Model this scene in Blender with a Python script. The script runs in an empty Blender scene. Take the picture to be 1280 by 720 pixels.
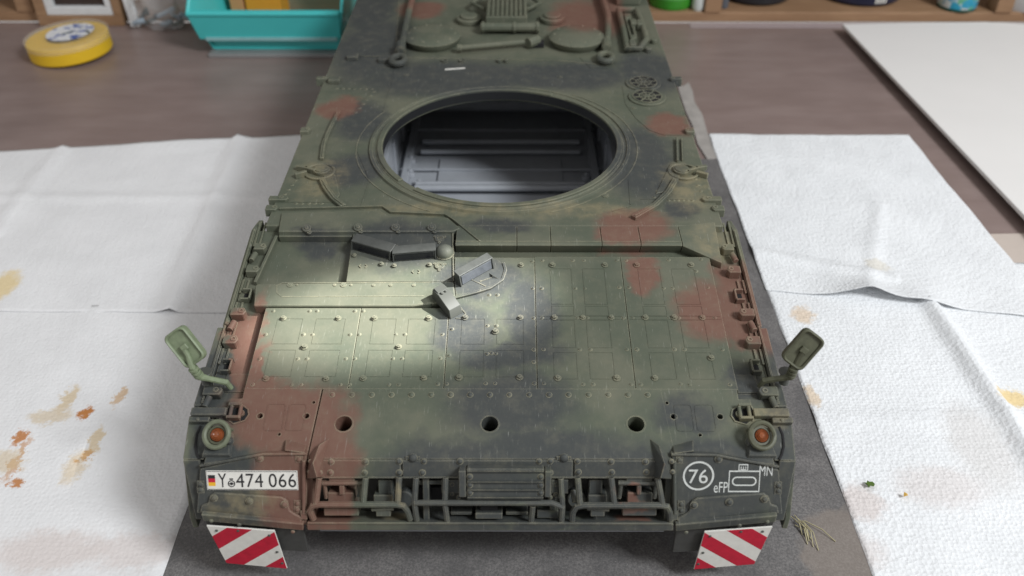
import bpy, bmesh, math, random
from mathutils import Vector, Matrix, noise
random.seed(7)
sc = bpy.context.scene
C = sc.collection
sc.unit_settings.system = 'METRIC'
sc.unit_settings.scale_length = 0.01          # one unit is one centimetre
R = math.radians

# ------------------------------------------------------------------ camera
FPX, PITCH, YAW = 1100.0, R(37.7), 0.0022
CAM = Vector((0.88, -41.1, 30.3))
cd = bpy.data.cameras.new('camera'); cam = bpy.data.objects.new('camera', cd); C.objects.link(cam)
cd.sensor_width = 36; cd.lens = FPX / 1280 * 36
cam.location = CAM; cam.rotation_euler = (math.pi / 2 - PITCH, 0, YAW)
cd.clip_start = 1; cd.clip_end = 1000
cd.dof.use_dof = True; cd.dof.focus_distance = 37.0; cd.dof.aperture_fstop = 0.105
sc.camera = cam
sc.cycles.caustics_reflective = False; sc.cycles.caustics_refractive = False
CR = Matrix.Rotation(YAW, 3, 'Z') @ Matrix.Rotation(math.pi / 2 - PITCH, 3, 'X')

# ------------------------------------------------------------------ light of the room
w = bpy.data.worlds.new('World'); sc.world = w; w.use_nodes = True
bgn = w.node_tree.nodes['Background']
bgn.inputs[0].default_value = (1.0, 0.975, 0.955, 1); bgn.inputs[1].default_value = 0.48
def lamp(name, kind, loc, target, energy, color=(1, 1, 1), scale=(1, 1, 1)):
    d = bpy.data.lights.new(name, kind); o = bpy.data.objects.new(name, d); C.objects.link(o)
    o.location = loc; o.scale = scale; d.energy = energy; d.color = color
    o.rotation_euler = (Vector(target) - Vector(loc)).to_track_quat('-Z', 'Y').to_euler()
    return d
kd = Vector((6, -4.2, 7.2)).normalized()
key = lamp('window_light', 'AREA', Vector((-2, -6, 4)) + kd * 150, (-2, -6, 4), 172000, (0.95, 0.98, 1.0))
key.shape = 'SQUARE'; key.size = 34
sd = Vector((0.72, 0.10, 0.70)).normalized()
tgt = Vector((-3.5, -12.7, 7.3))
sp = lamp('sunbeam', 'SPOT', tgt + sd * 160, tgt, 5000000, (1.0, 0.985, 0.955), (0.68, 1, 1))
sp.spot_size = 2 * math.atan(4.9 / 160); sp.spot_blend = 0.62; sp.shadow_soft_size = 0.9
vs = sc.view_settings
vs.view_transform = 'Standard'; vs.look = 'None'; vs.exposure = 0.1; vs.gamma = 1; vs.use_curve_mapping = False

# ------------------------------------------------------------------ geometry helpers
def ray(u, v):
    return (CR @ Vector(((u - 640) / FPX, -(v - 360) / FPX, -1))).normalized()
def on_plane(u, v, z=0.0):                     # point of a level plane seen at a photo pixel
    d = ray(u, v); return CAM + d * ((z - CAM.z) / d.z)
class Sec:                                     # a flat face of the hull: origin, up-slope axis, normal
    def __init__(s, o, T, N):
        s.o, s.T, s.N = Vector(o), Vector(T).normalized(), Vector(N).normalized()
        s.M = Matrix(((1, s.T.x, s.N.x, s.o.x), (0, s.T.y, s.N.y, s.o.y), (0, s.T.z, s.N.z, s.o.z), (0, 0, 0, 1)))
    def px(s, u, v, lift=0.0):
        d = ray(u, v); p0 = s.o + s.N * lift
        q = CAM + d * ((p0 - CAM).dot(s.N) / d.dot(s.N)) - s.o
        return Vector((q.x, q.dot(s.T)))
    def pts(s, l, lift=0.0): return [s.px(u, v, lift) for u, v in l]
def sec2(y0, z0, y1, z1):
    T = Vector((0, y0 - y1, z0 - z1)).normalized()
    return Sec((0, y0, z0), T, Vector((1, 0, 0)).cross(T))
DECK = Sec((0, 0, 8), (0, 1, 0), (0, 0, 1))
GLACIS = sec2(-7.6, 8, -16.7, 6.6)
FRONT = sec2(-16.7, 6.6, -19.56, 5.78)
NOSE = sec2(-19.56, 5.78, -20.65, 3.45)
FLAP = Sec((0, -20.72, 3.45), (0, 0, 1), (0, -1, 0))
IDM = Matrix.Identity(4)

class B:                                       # collects shapes for ONE mesh object
    def __init__(s): s.bm = bmesh.new()
    def prism(s, pts, z0, z1, holes=(), taper=0.0):
        bm = s.bm; loops = []
        cx = sum(p[0] for p in pts) / len(pts); cy = sum(p[1] for p in pts) / len(pts)
        top, bot = [], []
        for k, lp in enumerate([pts] + list(holes)):
            t = [bm.verts.new(((p[0] - cx) * (1 - taper) + cx, (p[1] - cy) * (1 - taper) + cy, z1)) if k == 0 else bm.verts.new((p[0], p[1], z1)) for p in lp]
            b = [bm.verts.new((p[0], p[1], z0)) for p in lp]
            top.append(t); bot.append(b); n = len(lp)
            for i in range(n):
                j = (i + 1) % n; bm.faces.new((b[i], b[j], t[j], t[i]))
        if not holes:
            bm.faces.new(top[0]); bm.faces.new(bot[0][::-1])
        else:
            for grp in (top, bot):
                es = []
                for lp in grp:
                    for i in range(len(lp)):
                        es.append(bm.edges.get((lp[i], lp[(i + 1) % len(lp)])))
                bmesh.ops.triangle_fill(bm, use_beauty=True, edges=es)
        return s
    def box(s, x0, x1, y0, y1, z0, z1, taper=0.0):
        return s.prism([(x0, y0), (x1, y0), (x1, y1), (x0, y1)], z0, z1, taper=taper)
    def xf(s, M, start):                       # transform the verts added since start
        s.bm.verts.ensure_lookup_table()
        for v in s.bm.verts[start:]: v.co = M @ v.co
        return s
    def n(s): return len(s.bm.verts)
    def cyl(s, x, y, z0, z1, r, n=20, r2=None, ang=0.0):
        a = [(x + r * math.cos(ang + 2 * math.pi * i / n), y + r * math.sin(ang + 2 * math.pi * i / n)) for i in range(n)]
        return s.prism(a, z0, z1, taper=0 if r2 is None else 1 - r2 / r)
    def dome(s, x, y, z, r, h, n=16, m=5):
        bm = s.bm; rows = []
        for k in range(m):
            a = math.pi / 2 * k / m
            rows.append([bm.verts.new((x + r * math.cos(a) * math.cos(2 * math.pi * i / n), y + r * math.cos(a) * math.sin(2 * math.pi * i / n), z + h * math.sin(a))) for i in range(n)])
        t = bm.verts.new((x, y, z + h))
        for k in range(m - 1):
            for i in range(n):
                j = (i + 1) % n; bm.faces.new((rows[k][i], rows[k][j], rows[k + 1][j], rows[k + 1][i]))
        for i in range(n): bm.faces.new((rows[-1][i], rows[-1][(i + 1) % n], t))
        bm.faces.new(rows[0][::-1])
        return s
    def lathe(s, prof, n=32, x=0, y=0, a0=0.0, a1=2 * math.pi, closed=False):   # profile of (r, z), optionally an arc
        bm = s.bm; full = abs(a1 - a0 - 2 * math.pi) < 1e-6
        N = n if full else n + 1
        cols = []
        for i in range(N):
            a = a0 + (a1 - a0) * i / n
            cols.append([bm.verts.new((x + r * math.cos(a), y + r * math.sin(a), z)) for r, z in prof])
        m = len(prof)
        for i in range(N if full else N - 1):
            c0, c1 = cols[i], cols[(i + 1) % N]
            for k in range(m if closed else m - 1):
                l = (k + 1) % m
                bm.faces.new((c0[k], c1[k], c1[l], c0[l]))
        if closed and not full:
            bm.faces.new(cols[0]); bm.faces.new(cols[-1][::-1])
        return s
    def tube(s, pts, r, n=8, closed=False):
        bm = s.bm; P = [Vector(p) for p in pts]; rings = []; up = None
        rr = r if isinstance(r, (list, tuple)) else [r] * len(P)
        for i, p in enumerate(P):
            if closed: d = P[(i + 1) % len(P)] - P[i - 1]
            else: d = P[min(i + 1, len(P) - 1)] - P[max(i - 1, 0)]
            d.normalize()
            if up is None: up = d.orthogonal().normalized()
            up = (up - d * up.dot(d)).normalized(); sd_ = d.cross(up)
            rings.append([bm.verts.new(p + (up * math.cos(2 * math.pi * k / n) + sd_ * math.sin(2 * math.pi * k / n)) * rr[i]) for k in range(n)])
        L = len(P)
        for i in range(L if closed else L - 1):
            a, b = rings[i], rings[(i + 1) % L]
            for k in range(n): bm.faces.new((a[k], a[(k + 1) % n], b[(k + 1) % n], b[k]))
        if not closed: bm.faces.new(rings[0][::-1]); bm.faces.new(rings[-1])
        return s
    def strip(s, pts, wd, z0, z1, closed=False):   # a flat bar along a path on the face
        P = [Vector((p[0], p[1])) for p in pts]; L = len(P); l, r_ = [], []
        for i in range(L):
            d = (P[(i + 1) % L] - P[i - 1]) if closed else (P[min(i + 1, L - 1)] - P[max(i - 1, 0)])
            d.normalize(); nn = Vector((-d.y, d.x)) * wd / 2
            l.append(P[i] + nn); r_.append(P[i] - nn)
        bm = s.bm; q = []
        for a, b in zip(l, r_):
            q.append([bm.verts.new((a.x, a.y, z0)), bm.verts.new((a.x, a.y, z1)), bm.verts.new((b.x, b.y, z1)), bm.verts.new((b.x, b.y, z0))])
        for i in range(L if closed else L - 1):
            a, b = q[i], q[(i + 1) % L]
            for k in range(4): bm.faces.new((a[k], a[(k + 1) % 4], b[(k + 1) % 4], b[k]))
        if not closed: bm.faces.new(q[0]); bm.faces.new(q[-1][::-1])
        return s
    def hull(s, pts):
        vs_ = [s.bm.verts.new(p) for p in pts]
        r = bmesh.ops.convex_hull(s.bm, input=vs_)
        dead = [g for g in r['geom_interior'] if isinstance(g, bmesh.types.BMVert)]
        if dead: bmesh.ops.delete(s.bm, geom=dead, context='VERTS')
        return s

WORLD = {}
def mesh_of(b, mat, bevel=0.0, name='m', smooth=True, ang=0.5):
    bm = b.bm
    bmesh.ops.recalc_face_normals(bm, faces=bm.faces)
    if bevel > 0:
        es = [e for e in bm.edges if len(e.link_faces) == 2 and e.calc_face_angle(0) > 0.5]
        if es: bmesh.ops.bevel(bm, geom=es, offset=bevel, segments=1, profile=0.5, affect='EDGES', clamp_overlap=True)
    me = bpy.data.meshes.new(name); bm.to_mesh(me); bm.free()
    me.materials.append(mat)
    if smooth:
        me.shade_smooth(); me.set_sharp_from_angle(angle=ang)
    return me
def put(name, me, parent=None, M=IDM):
    o = bpy.data.objects.new(name, me); C.objects.link(o)
    WORLD[o.name] = M.copy()
    if parent is not None:
        o.parent = parent; o.matrix_basis = WORLD[parent.name].inverted() @ M
    else: o.matrix_basis = M
    return o
def part(name, b, mat, parent=None, M=IDM, bevel=0.02, **k):
    return put(name, mesh_of(b, mat, bevel, name, **k), parent, M)
def thing(name, label, cat, loc=(0, 0, 0), group=None):
    o = bpy.data.objects.new(name, None); C.objects.link(o); o.empty_display_size = 1
    o.location = loc; WORLD[o.name] = Matrix.Translation(loc)
    tag(o, label, cat, group); return o
def tag(o, label, cat, group=None):
    o['label'] = label; o['category'] = cat
    if group: o['group'] = group
    return o
def circ(x, y, r, n=32): return [(x + r * math.cos(2 * math.pi * i / n), y + r * math.sin(2 * math.pi * i / n)) for i in range(n)]
def rrect(x0, x1, y0, y1, r, n=5):
    out = []
    for cx, cy, a in ((x1 - r, y1 - r, 0), (x0 + r, y1 - r, 90), (x0 + r, y0 + r, 180), (x1 - r, y0 + r, 270)):
        for i in range(n): t = R(a + 90 * i / (n - 1)); out.append((cx + r * math.cos(t), cy + r * math.sin(t)))
    return out

# ------------------------------------------------------------------ materials
class NT:
    def __init__(s, name):
        s.m = bpy.data.materials.new(name); s.m.use_nodes = True; s.t = s.m.node_tree
        s.p = s.t.nodes['Principled BSDF']
    def n(s, typ, **k):
        o = s.t.nodes.new(typ)
        for a, v in k.items(): setattr(o, a, v)
        return o
    def l(s, a, b): s.t.links.new(a, b)
    def put(s, sock, v):
        if hasattr(v, 'is_linked') or isinstance(v, bpy.types.NodeSocket): s.l(v, sock)
        else: sock.default_value = v
    def math(s, op, a, b=0.0, clamp=False):
        o = s.n('ShaderNodeMath', operation=op, use_clamp=clamp); s.put(o.inputs[0], a); s.put(o.inputs[1], b); return o.outputs[0]
    def vmath(s, op, a, b):
        o = s.n('ShaderNodeVectorMath', operation=op); s.put(o.inputs[0], a); s.put(o.inputs[1], b); return o
    def rng(s, v, a, b, c=0.0, d=1.0, smooth=True):
        o = s.n('ShaderNodeMapRange'); o.interpolation_type = 'SMOOTHSTEP' if smooth else 'LINEAR'
        s.put(o.inputs[0], v); o.inputs[1].default_value = a; o.inputs[2].default_value = b; o.inputs[3].default_value = c; o.inputs[4].default_value = d
        return o.outputs[0]
    def mix(s, f, a, b):
        o = s.n('ShaderNodeMix', data_type='RGBA'); s.put(o.inputs[0], f)
        for i, v in ((6, a), (7, b)):
            if isinstance(v, tuple) and len(v) == 3: v = (*v, 1)
            s.put(o.inputs[i], v)
        return o.outputs[2]
    def noise(s, vec, scale, detail=3.0, rough=0.55, col=False):
        o = s.n('ShaderNodeTexNoise'); s.l(vec, o.inputs['Vector']); o.inputs['Scale'].default_value = scale
        o.inputs['Detail'].default_value = detail; o.inputs['Roughness'].default_value = rough
        return o.outputs['Color'] if col else o.outputs['Fac']
    def pos(s): return s.n('ShaderNodeNewGeometry').outputs['Position']
    def scaled(s, vec, sc_): return s.vmath('MULTIPLY', vec, sc_).outputs[0]
    def bump(s, h, strength=0.3, dist=0.05):
        o = s.n('ShaderNodeBump'); o.inputs['Strength'].default_value = strength; o.inputs['Distance'].default_value = dist
        s.l(h, o.inputs['Height']); s.l(o.outputs[0], s.p.inputs['Normal'])

def simple(name, col, rough=0.6, metal=0.0, var=0.12, nscale=1.5, bump=0.0, spec=0.4, trans=0.0, bscale=20, alpha=1.0):
    k = NT(name); P = k.pos()
    f = k.noise(P, nscale, 4)
    d = tuple(c * (1 - var) for c in col); u = tuple(min(1, c * (1 + var)) for c in col)
    k.l(k.mix(f, d, u), k.p.inputs['Base Color'])
    k.p.inputs['Roughness'].default_value = rough; k.p.inputs['Metallic'].default_value = metal
    k.p.inputs['Specular IOR Level'].default_value = spec
    k.p.inputs['Alpha'].default_value = alpha
    if trans: k.p.inputs['Transmission Weight'].default_value = trans
    if bump: k.bump(k.noise(P, bscale, 3), bump, 0.03)
    return k.m

def hullpx(u, v):
    for s_, lo, hi in ((DECK, -7.6, 99), (GLACIS, -16.7, -7.6), (FRONT, -19.56, -16.7), (NOSE, -20.65, -19.56), (FLAP, -99, 0)):
        a = s_.px(u, v); p = s_.M @ Vector((a.x, a.y, 0))
        if lo - 1e-4 <= p.y <= hi + 1e-4: return p
    return p
def ell(u, v, ru, rv):
    c = hullpx(u, v); t = hullpx(u, v - rv); b = hullpx(u, v + rv); r_ = hullpx(u + ru, v)
    return c, max(abs(r_.x - c.x), 0.2), max((t - b).length / 2, 0.3)
BROWN = [(424, 134, 26, 13), (838, 156, 26, 14), (792, 283, 48, 24), (770, 296, 30, 14), (804, 345, 18, 26), (888, 385, 45, 34), (925, 352, 32, 34), (935, 402, 26, 26), (945, 392, 20, 40),
         (308, 432, 14, 62), (300, 400, 18, 18), (345, 498, 68, 20), (345, 530, 66, 34), (398, 525, 44, 44), (398, 575, 44, 48), (352, 588, 36, 38), (372, 640, 40, 30), (420, 620, 26, 40),
         (725, 24, 36, 26), (757, 10, 22, 30), (528, 12, 26, 10), (322, 470, 10, 40), (795, 636, 20, 4)]
BLACK = [(640, 505, 80, 42), (700, 565, 110, 32), (580, 410, 42, 32), (640, 445, 70, 18), (600, 350, 56, 26), (665, 400, 30, 60), (500, 305, 75, 30), (628, 284, 44, 14), (575, 600, 110, 40),
         (560, 98, 120, 24), (465, 60, 50, 44), (700, 95, 90, 18), (452, 150, 34, 24), (440, 212, 38, 22), (800, 200, 50, 46), (815, 90, 46, 26), (460, 10, 40, 30), (850, 262, 22, 12), 
         (325, 632, 60, 24), (247, 560, 18, 60), (280, 600, 36, 30), (262, 520, 30, 20), (905, 600, 80, 40), (980, 460, 24, 90), (975, 560, 22, 70), (860, 520, 40, 26), (780, 620, 60, 40), (395, 300, 26, 18), (930, 470, 24, 22), (262, 470, 30, 50), (690, 650, 200, 10)]
def make_camo(edges=True):
    k = NT('camouflage_paint'); P = k.pos()
    n3 = k.noise(P, 0.42, 3, 0.55, col=True)
    n4 = k.noise(P, 1.5, 3, 0.6, col=True)
    wob = k.vmath('ADD', k.scaled(k.vmath('SUBTRACT', n3, (0.5, 0.5, 0.5)).outputs[0], (1.5, 1.5, 0.0)), k.scaled(k.vmath('SUBTRACT', n4, (0.5, 0.5, 0.5)).outputs[0], (0.9, 0.9, 0.0))).outputs[0]
    Q = k.vmath('ADD', P, wob).outputs[0]
    def field(lst, soft):
        acc = None
        for e in lst:
            c, rx, ry = ell(*e)
            d = k.vmath('SUBTRACT', Q, (c.x, c.y, 0)).outputs[0]
            d = k.scaled(d, (1 / rx, 1 / ry, 0.0))
            ln = k.n('ShaderNodeVectorMath', operation='LENGTH'); k.l(d, ln.inputs[0])
            acc = ln.outputs['Value'] if acc is None else k.math('MINIMUM', acc, ln.outputs['Value'])
        return k.rng(acc, 1 + soft, 1 - soft)
    big = k.noise(P, 0.35, 4, 0.6); fine = k.noise(P, 9, 4, 0.7); mid = k.noise(P, 1.6, 5, 0.65)
    green = k.mix(k.rng(big, 0.35, 0.68), (0.086, 0.099, 0.072), (0.126, 0.131, 0.096))
    black = k.mix(mid, (0.034, 0.038, 0.043), (0.056, 0.060, 0.063))
    brown = k.mix(mid, (0.145, 0.069, 0.051), (0.188, 0.100, 0.076))
    col = k.mix(k.math('MULTIPLY', field(BLACK, 0.38), 0.84), green, black)
    col = k.mix(k.math('MULTIPLY', field(BROWN, 0.30), 0.90), col, brown)
    DUST = [(503, 628, 10, 9), (720, 262, 70, 9), (862, 232, 26, 26), (560, 262, 80, 7), (895, 300, 26, 20), (400, 225, 26, 24), (945, 520, 30, 12), (300, 640, 40, 6)]
    col = k.mix(k.math('MULTIPLY', field(DUST, 0.6), k.rng(mid, .35, .65, .1, .55)), col, (0.27, 0.225, 0.13))
    # dust film, mottling and pale streaks that run down the slope
    col = k.mix(k.math('MULTIPLY', k.rng(mid, 0.45, 0.8), 0.20), col, (0.20, 0.185, 0.125))
    col = k.mix(k.math('MULTIPLY', k.rng(fine, 0.5, 0.85), 0.16), col, (0.22, 0.21, 0.16))
    st = k.noise(k.scaled(P, (7.0, 0.8, 0.8)), 1.4, 4, 0.7)
    col = k.mix(k.math('MULTIPLY', k.rng(st, 0.60, 0.80), 0.32), col, (0.36, 0.36, 0.30))
    scr = k.noise(k.scaled(k.vmath('ADD', P, (3.3, 7.1, 0)).outputs[0], (22.0, 1.3, 1.2)), 1.2, 2, 0.5)
    col = k.mix(k.math('MULTIPLY', k.rng(scr, 0.68, 0.78), 0.34), col, (0.46, 0.46, 0.42))
    spk = k.noise(P, 7.5, 1, 0.4); col = k.mix(k.math('MULTIPLY', k.rng(spk, 0.83, 0.87), 0.5), col, (0.5, 0.5, 0.47))
    # rubbed edges
    bv = k.n('ShaderNodeBevel', samples=4); bv.inputs['Radius'].default_value = 0.05
    geo = k.n('ShaderNodeNewGeometry')
    dt = k.vmath('DOT_PRODUCT', bv.outputs[0], geo.outputs['Normal']).outputs['Value']
    edge = k.math('MULTIPLY', k.rng(dt, 0.985, 0.82), k.rng(mid, 0.25, 0.62, 0.25, 1.0))
    col = k.mix(k.math('MULTIPLY', edge, 0.62 if edges else 0.0), col, (0.44, 0.41, 0.29))
    k.l(col, k.p.inputs['Base Color'])
    k.l(k.rng(fine, 0.3, 0.7, 0.52, 0.72), k.p.inputs['Roughness'])
    k.p.inputs['Specular IOR Level'].default_value = 0.28
    k.bump(k.math('ADD', k.math('MULTIPLY', fine, 0.5), k.noise(P, 30, 2)), 0.22, 0.02)
    return k.m
CAMO = make_camo(); CAMO2 = make_camo(False)
SUNLIT = simple('sunlit_green_paint', (0.185, 0.225, 0.14), 0.5, var=0.38, nscale=4, bump=0.2)  # paler green for the left mirror; its sunlight is put into the colour
OLIVE = simple('olive_paint', (0.085, 0.088, 0.056), 0.5, var=0.45, nscale=4, bump=0.2)
PRIMER = simple('grey_primer', (0.40, 0.42, 0.455), 0.55, var=0.1, bump=0.2)
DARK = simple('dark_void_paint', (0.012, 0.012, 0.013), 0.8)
RUBBER = simple('black_rubber', (0.055, 0.055, 0.052), 0.75, var=0.3, nscale=3, bump=0.3)
GLASSY = simple('dark_glass', (0.012, 0.013, 0.016), 0.15, var=0.3, spec=0.35)
SCOPE = simple('dark_scope_paint', (0.062, 0.066, 0.062), 0.42, var=0.4, nscale=3, bump=0.2)
GUARD = simple('dusty_green_paint', (0.13, 0.145, 0.098), 0.5, var=0.5, nscale=5)
BAY_SHADE = simple('bay_shade_paint', (0.050, 0.052, 0.045), 0.6, var=0.5, nscale=2.5, bump=0.2)  # shade inside the nose bays is put into this dark colour
PRISM = simple('pale_prism_glass', (0.085, 0.093, 0.105), 0.12, var=0.4, nscale=4, spec=0.6)
GREYP = simple('bare_grey_plastic', (0.066, 0.070, 0.062), 0.5, var=0.12)
AMBER = simple('amber_lens', (0.21, 0.062, 0.022), 0.28, var=0.7, nscale=6, spec=0.5)
MIRR = simple('mirror_glass', (0.6, 0.63, 0.65), 0.06, metal=1.0)
WHITE = simple('white_print', (0.72, 0.71, 0.665), 0.45, var=0.13, nscale=4, bump=.15)
DECAL = simple('white_marking', (0.55, 0.57, 0.55), 0.6, var=0.32, nscale=7)
BLACKP = simple('black_print', (0.02, 0.02, 0.022), 0.5)
REDP = simple('red_print', (0.50, 0.015, 0.04), 0.4, var=0.28, nscale=4, bump=.15)
GOLD = simple('gold_print', (0.75, 0.42, 0.03), 0.5)

# ------------------------------------------------------------------ the tank hull
tank = thing('model_tank', 'scale model tank hull in three-colour camouflage without its turret', 'model tank')
T = tank
HR = 6.15
# deck with the round turret opening
b = B(); b.prism([(-10.45, -7.6), (10.45, -7.6), (10.45, 31.5), (-10.45, 31.5)], -0.4, 0.0, holes=[circ(0.15, 0.2, HR, 72)])
deck = part('deck_plate', b, CAMO, T, DECK.M, 0.04)
# turret ring: flange with two steps, and the raised lip with two gaps
b = B(); b.lathe([(6.16, -0.5), (6.16, 0.10), (6.46, 0.10), (6.50, 0.05), (6.62, 0.05), (6.66, 0.13), (6.80, 0.13), (6.86, 0.0)], 96, 0.15, 0.2)
ring = part('turret_ring', b, CAMO, T, DECK.M, 0)
for a0, a1 in ((-130, 53), (62, 220)):
    b = B(); b.lathe([(6.12, -0.1), (6.12, 0.19), (6.40, 0.19), (6.40, -0.1)], 60, 0.15, 0.2, R(a0), R(a1), closed=True)
    part('ring_lip', b, CAMO, ring, DECK.M, 0.03)
b = B(); b.strip([(0.15 + 7.5 * math.cos(R(a)), 0.2 + 7.3 * math.sin(R(a))) for a in list(range(150, 250, 5))], 0.05, 0, 0.03)
b.strip([(0.15 + 7.2 * math.cos(R(a)), 0.2 + 7.1 * math.sin(R(a))) for a in list(range(-70, 60, 5))], 0.05, 0, 0.03)
part('weld_bead', b, CAMO, ring, DECK.M, 0)
b = B(); b.lathe([(6.10, -0.4), (6.10, 0.06), (6.155, 0.06), (6.155, -0.4)], 96, 0.15, 0.2, closed=True); part('ring_shadow_band', b, simple('ring_shadow_black', (.014, .015, .017), .6), ring, DECK.M, 0)  # added near-black band; shadow on the opening's inner wall is put into its colour
# inside: floor, sides, cross beams
b = B(); b.box(-6.9, 6.9, -18.5, 30, 0.1, 0.7); floor_ = part('hull_floor', b, PRIMER, T)
b = B(); b.box(-4.1, 4.1, 7.9, 11.3, 0.7, 0.85); b.box(-4.1, 4.1, 13.5, 17.4, 0.7, 0.85); b.box(-4.1, 4.1, -6, 6.6, 0.7, 0.85); part('floor_panel', b, PRIMER, floor_, IDM, 0.04)
for y, r_ in ((6.95, 0.22), (7.6, 0.16), (11.75, 0.17), (13.1, 0.2), (17.0, 0.5)):
    b = B(); b.tube([(-5.4 if r_ < .4 else -6.7, y, (0.95 if r_ < .4 else 1.6) + r_), (5.4 if r_ < .4 else 6.7, y, (0.95 if r_ < .4 else 1.6) + r_)], r_, 12); part('floor_beam', b, PRIMER, floor_)
for s in (-1, 1):
    b = B(); b.box(min(6.9 * s, 7.1 * s), max(6.9 * s, 7.1 * s), -18.5, 30, 0.1, 3.4); part('lower_side', b, PRIMER, T)
    b = B(); b.box(min(6.9 * s, 10.3 * s), max(6.9 * s, 10.3 * s), -18.4, 31, 3.4, 3.6); part('sponson_floor', b, PRIMER, T)
    b = B(); b.box(min(10.2 * s, 10.44 * s), max(10.2 * s, 10.44 * s), -7.6, 31.4, 3.5, 7.59); part('hull_side', b, CAMO, T)
    for y in (3, 9, 14): 
        b = B(); b.box(min(6.75 * s, 6.9 * s), max(6.75 * s, 6.9 * s), y, y + 0.5, 0.7, 3.2); part('side_rib', b, PRIMER, floor_)
for x, y in ((-5.9, 9.2), (-6.0, 11.0), (-5.2, 7.9), (5.6, 8.8)): b = B(); b.cyl(x, y, .7, 1.0, .28, 14); b.cyl(x, y, 1.0, 1.25, .14, 10); part('floor_boss', b, PRIMER, floor_, IDM, .03)
for x in (-6.2, 6.2): b = B(); b.box(x - .25, x + .25, 5.6, 19, .7, 1.15); part('floor_rail', b, PRIMER, floor_, IDM, .05)
for y in (9.6, 15.2): b = B(); b.box(-6.6, 6.6, y, y + .12, .86, 1.02); part('floor_rib', b, PRIMER, floor_, IDM, .02)
b = B(); b.box(-6.9, 6.9, 22, 22.3, 0.7, 7.5); part('bulkhead', b, PRIMER, T)
b = B(); b.box(-10.4, 10.4, 31.2, 31.5, 1.0, 7.6); part('rear_plate', b, CAMO, T, IDM, 0.03)
b = B(); b.hull([(x, y, z) for x in (-6.9, 6.9) for y, z in ((-20.5, 3.0), (-18.4, 0.1), (-18.2, 0.1), (-20.2, 3.2))]); part('lower_nose', b, CAMO, T)

# glacis under-layer, front under-layer
gl = 9.207; b = B(); b.box(-10.85, 10.85, -gl - 0.05, 0, -0.75, -0.36); part('glacis_base', b, CAMO, T, GLACIS.M, 0)
b = B(); b.prism([(-10.85, -3.0), (10.85, -3.0), (10.85, 0), (-10.85, 0)], -0.85, -0.36, holes=[circ(x, FRONT.px(612, 530).y, .55, 12) for x in (-5.46, 0, 5.46)])
part('front_base', b, CAMO, T, FRONT.M, 0)
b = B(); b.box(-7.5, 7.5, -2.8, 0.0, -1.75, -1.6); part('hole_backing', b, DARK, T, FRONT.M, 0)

# armour plates on the glacis
G = GLACIS.px
yb = G(612, 486.5).y; yt_l = G(400, 385).y; yt_r = G(750, 321).y
E1, E2, E3, E4 = -5.46, -1.8, 1.8, 5.58
g_ = 0.011
for x0, x1, y1 in ((-9.45, E1, yt_l), (E1, E2, yt_l), (E2, E3, G(650, 322).y), (E3, E4, yt_r), (E4, 9.5, yt_r)):
    b = B(); b.box(x0 + g_, x1 - g_, yb, y1, -0.36, 0.0); part('armour_plate', b, CAMO, T, GLACIS.M, 0.014)
# raised outlines on the plates
b = B()
def outline(sec, l, wd=0.03, h=0.016, closed=True): b.strip(sec.pts(l), wd, -0.01, h, closed)
def grid_rect(x0, x1, y0, y1): b.strip([(x0, y0), (x1, y0), (x1, y1), (x0, y1)], 0.03, -0.01, 0.014, True)
y_a = G(612, 433).y
for x0, x1 in ((-9.45, E1), (E1, E2), (E2, E3)):
    wd = x1 - x0
    for yy0, yy1 in ((y_a + 0.12, yt_l - 0.6), (yb + 0.6, y_a - 0.2)):
        grid_rect(x0 + 0.16 * wd, x0 + 0.42 * wd, yy0, yy1); grid_rect(x0 + 0.56 * wd, x0 + 0.86 * wd, yy0, yy1)
y_m = G(700, 397).y; y_n = G(700, 437).y
for x0, x1 in ((E3, E4), (E4, 9.5)):
    wd = x1 - x0
    for yy0, yy1 in ((y_m + 0.75, yt_r - 0.75), (y_m + 0.12, y_m + 0.65), (y_n + 0.1, y_m - 0.15), (yb + 0.5, y_n - 0.15)):
        grid_rect(x0 + 0.18 * wd, x0 + 0.42 * wd, yy0, yy1); grid_rect(x0 + 0.55 * wd, x0 + 0.80 * wd, yy0, yy1)
    b.strip([(x0 + .1, y_m + .08), (x1 - .1, y_m + .08)], 0.03, -.01, .014); b.strip([(x0 + .1, y_m - .08), (x1 - .1, y_m - .08)], 0.03, -.01, .014)
o = part('plate_outlines', b, CAMO2, T, GLACIS.M, 0); o['kind'] = 'stuff'

# bolts and rivets, each an object that shares its mesh
def bolt_mesh(r, h):
    q = B(); q.cyl(0, 0, -0.02, h * 0.35, r * 1.35, 14); q.cyl(0, 0, h * 0.35, h, r, 6, r * 0.9); q.cyl(0, 0, h, h + 0.012, r * 0.5, 8)
    return mesh_of(q, CAMO, 0, 'bolt')
def rivet_mesh(r, h):
    q = B(); q.cyl(0, 0, -0.02, 0.012, r * 1.25, 12); q.dome(0, 0, 0.01, r, h, 10, 3); return mesh_of(q, CAMO, 0, 'rivet')
BOLT, RIV, RIVB = bolt_mesh(0.105, 0.13), rivet_mesh(0.072, 0.05), rivet_mesh(0.10, 0.085)
def stud(me, name, sec, u, v, parent=T, lift=0.0, rz=None):
    a = sec.px(u, v, lift + 0.03)
    put(name, me, parent, sec.M @ Matrix.Translation((a.x, a.y, lift)) @ Matrix.Rotation(random.random() * 3 if rz is None else rz, 4, 'Z') @ Matrix.Scale(random.uniform(.88, 1.08), 4))
def crop(x0, y0, s, l): return [(x0 + x / s, y0 + y / s) for x, y in l]
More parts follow.
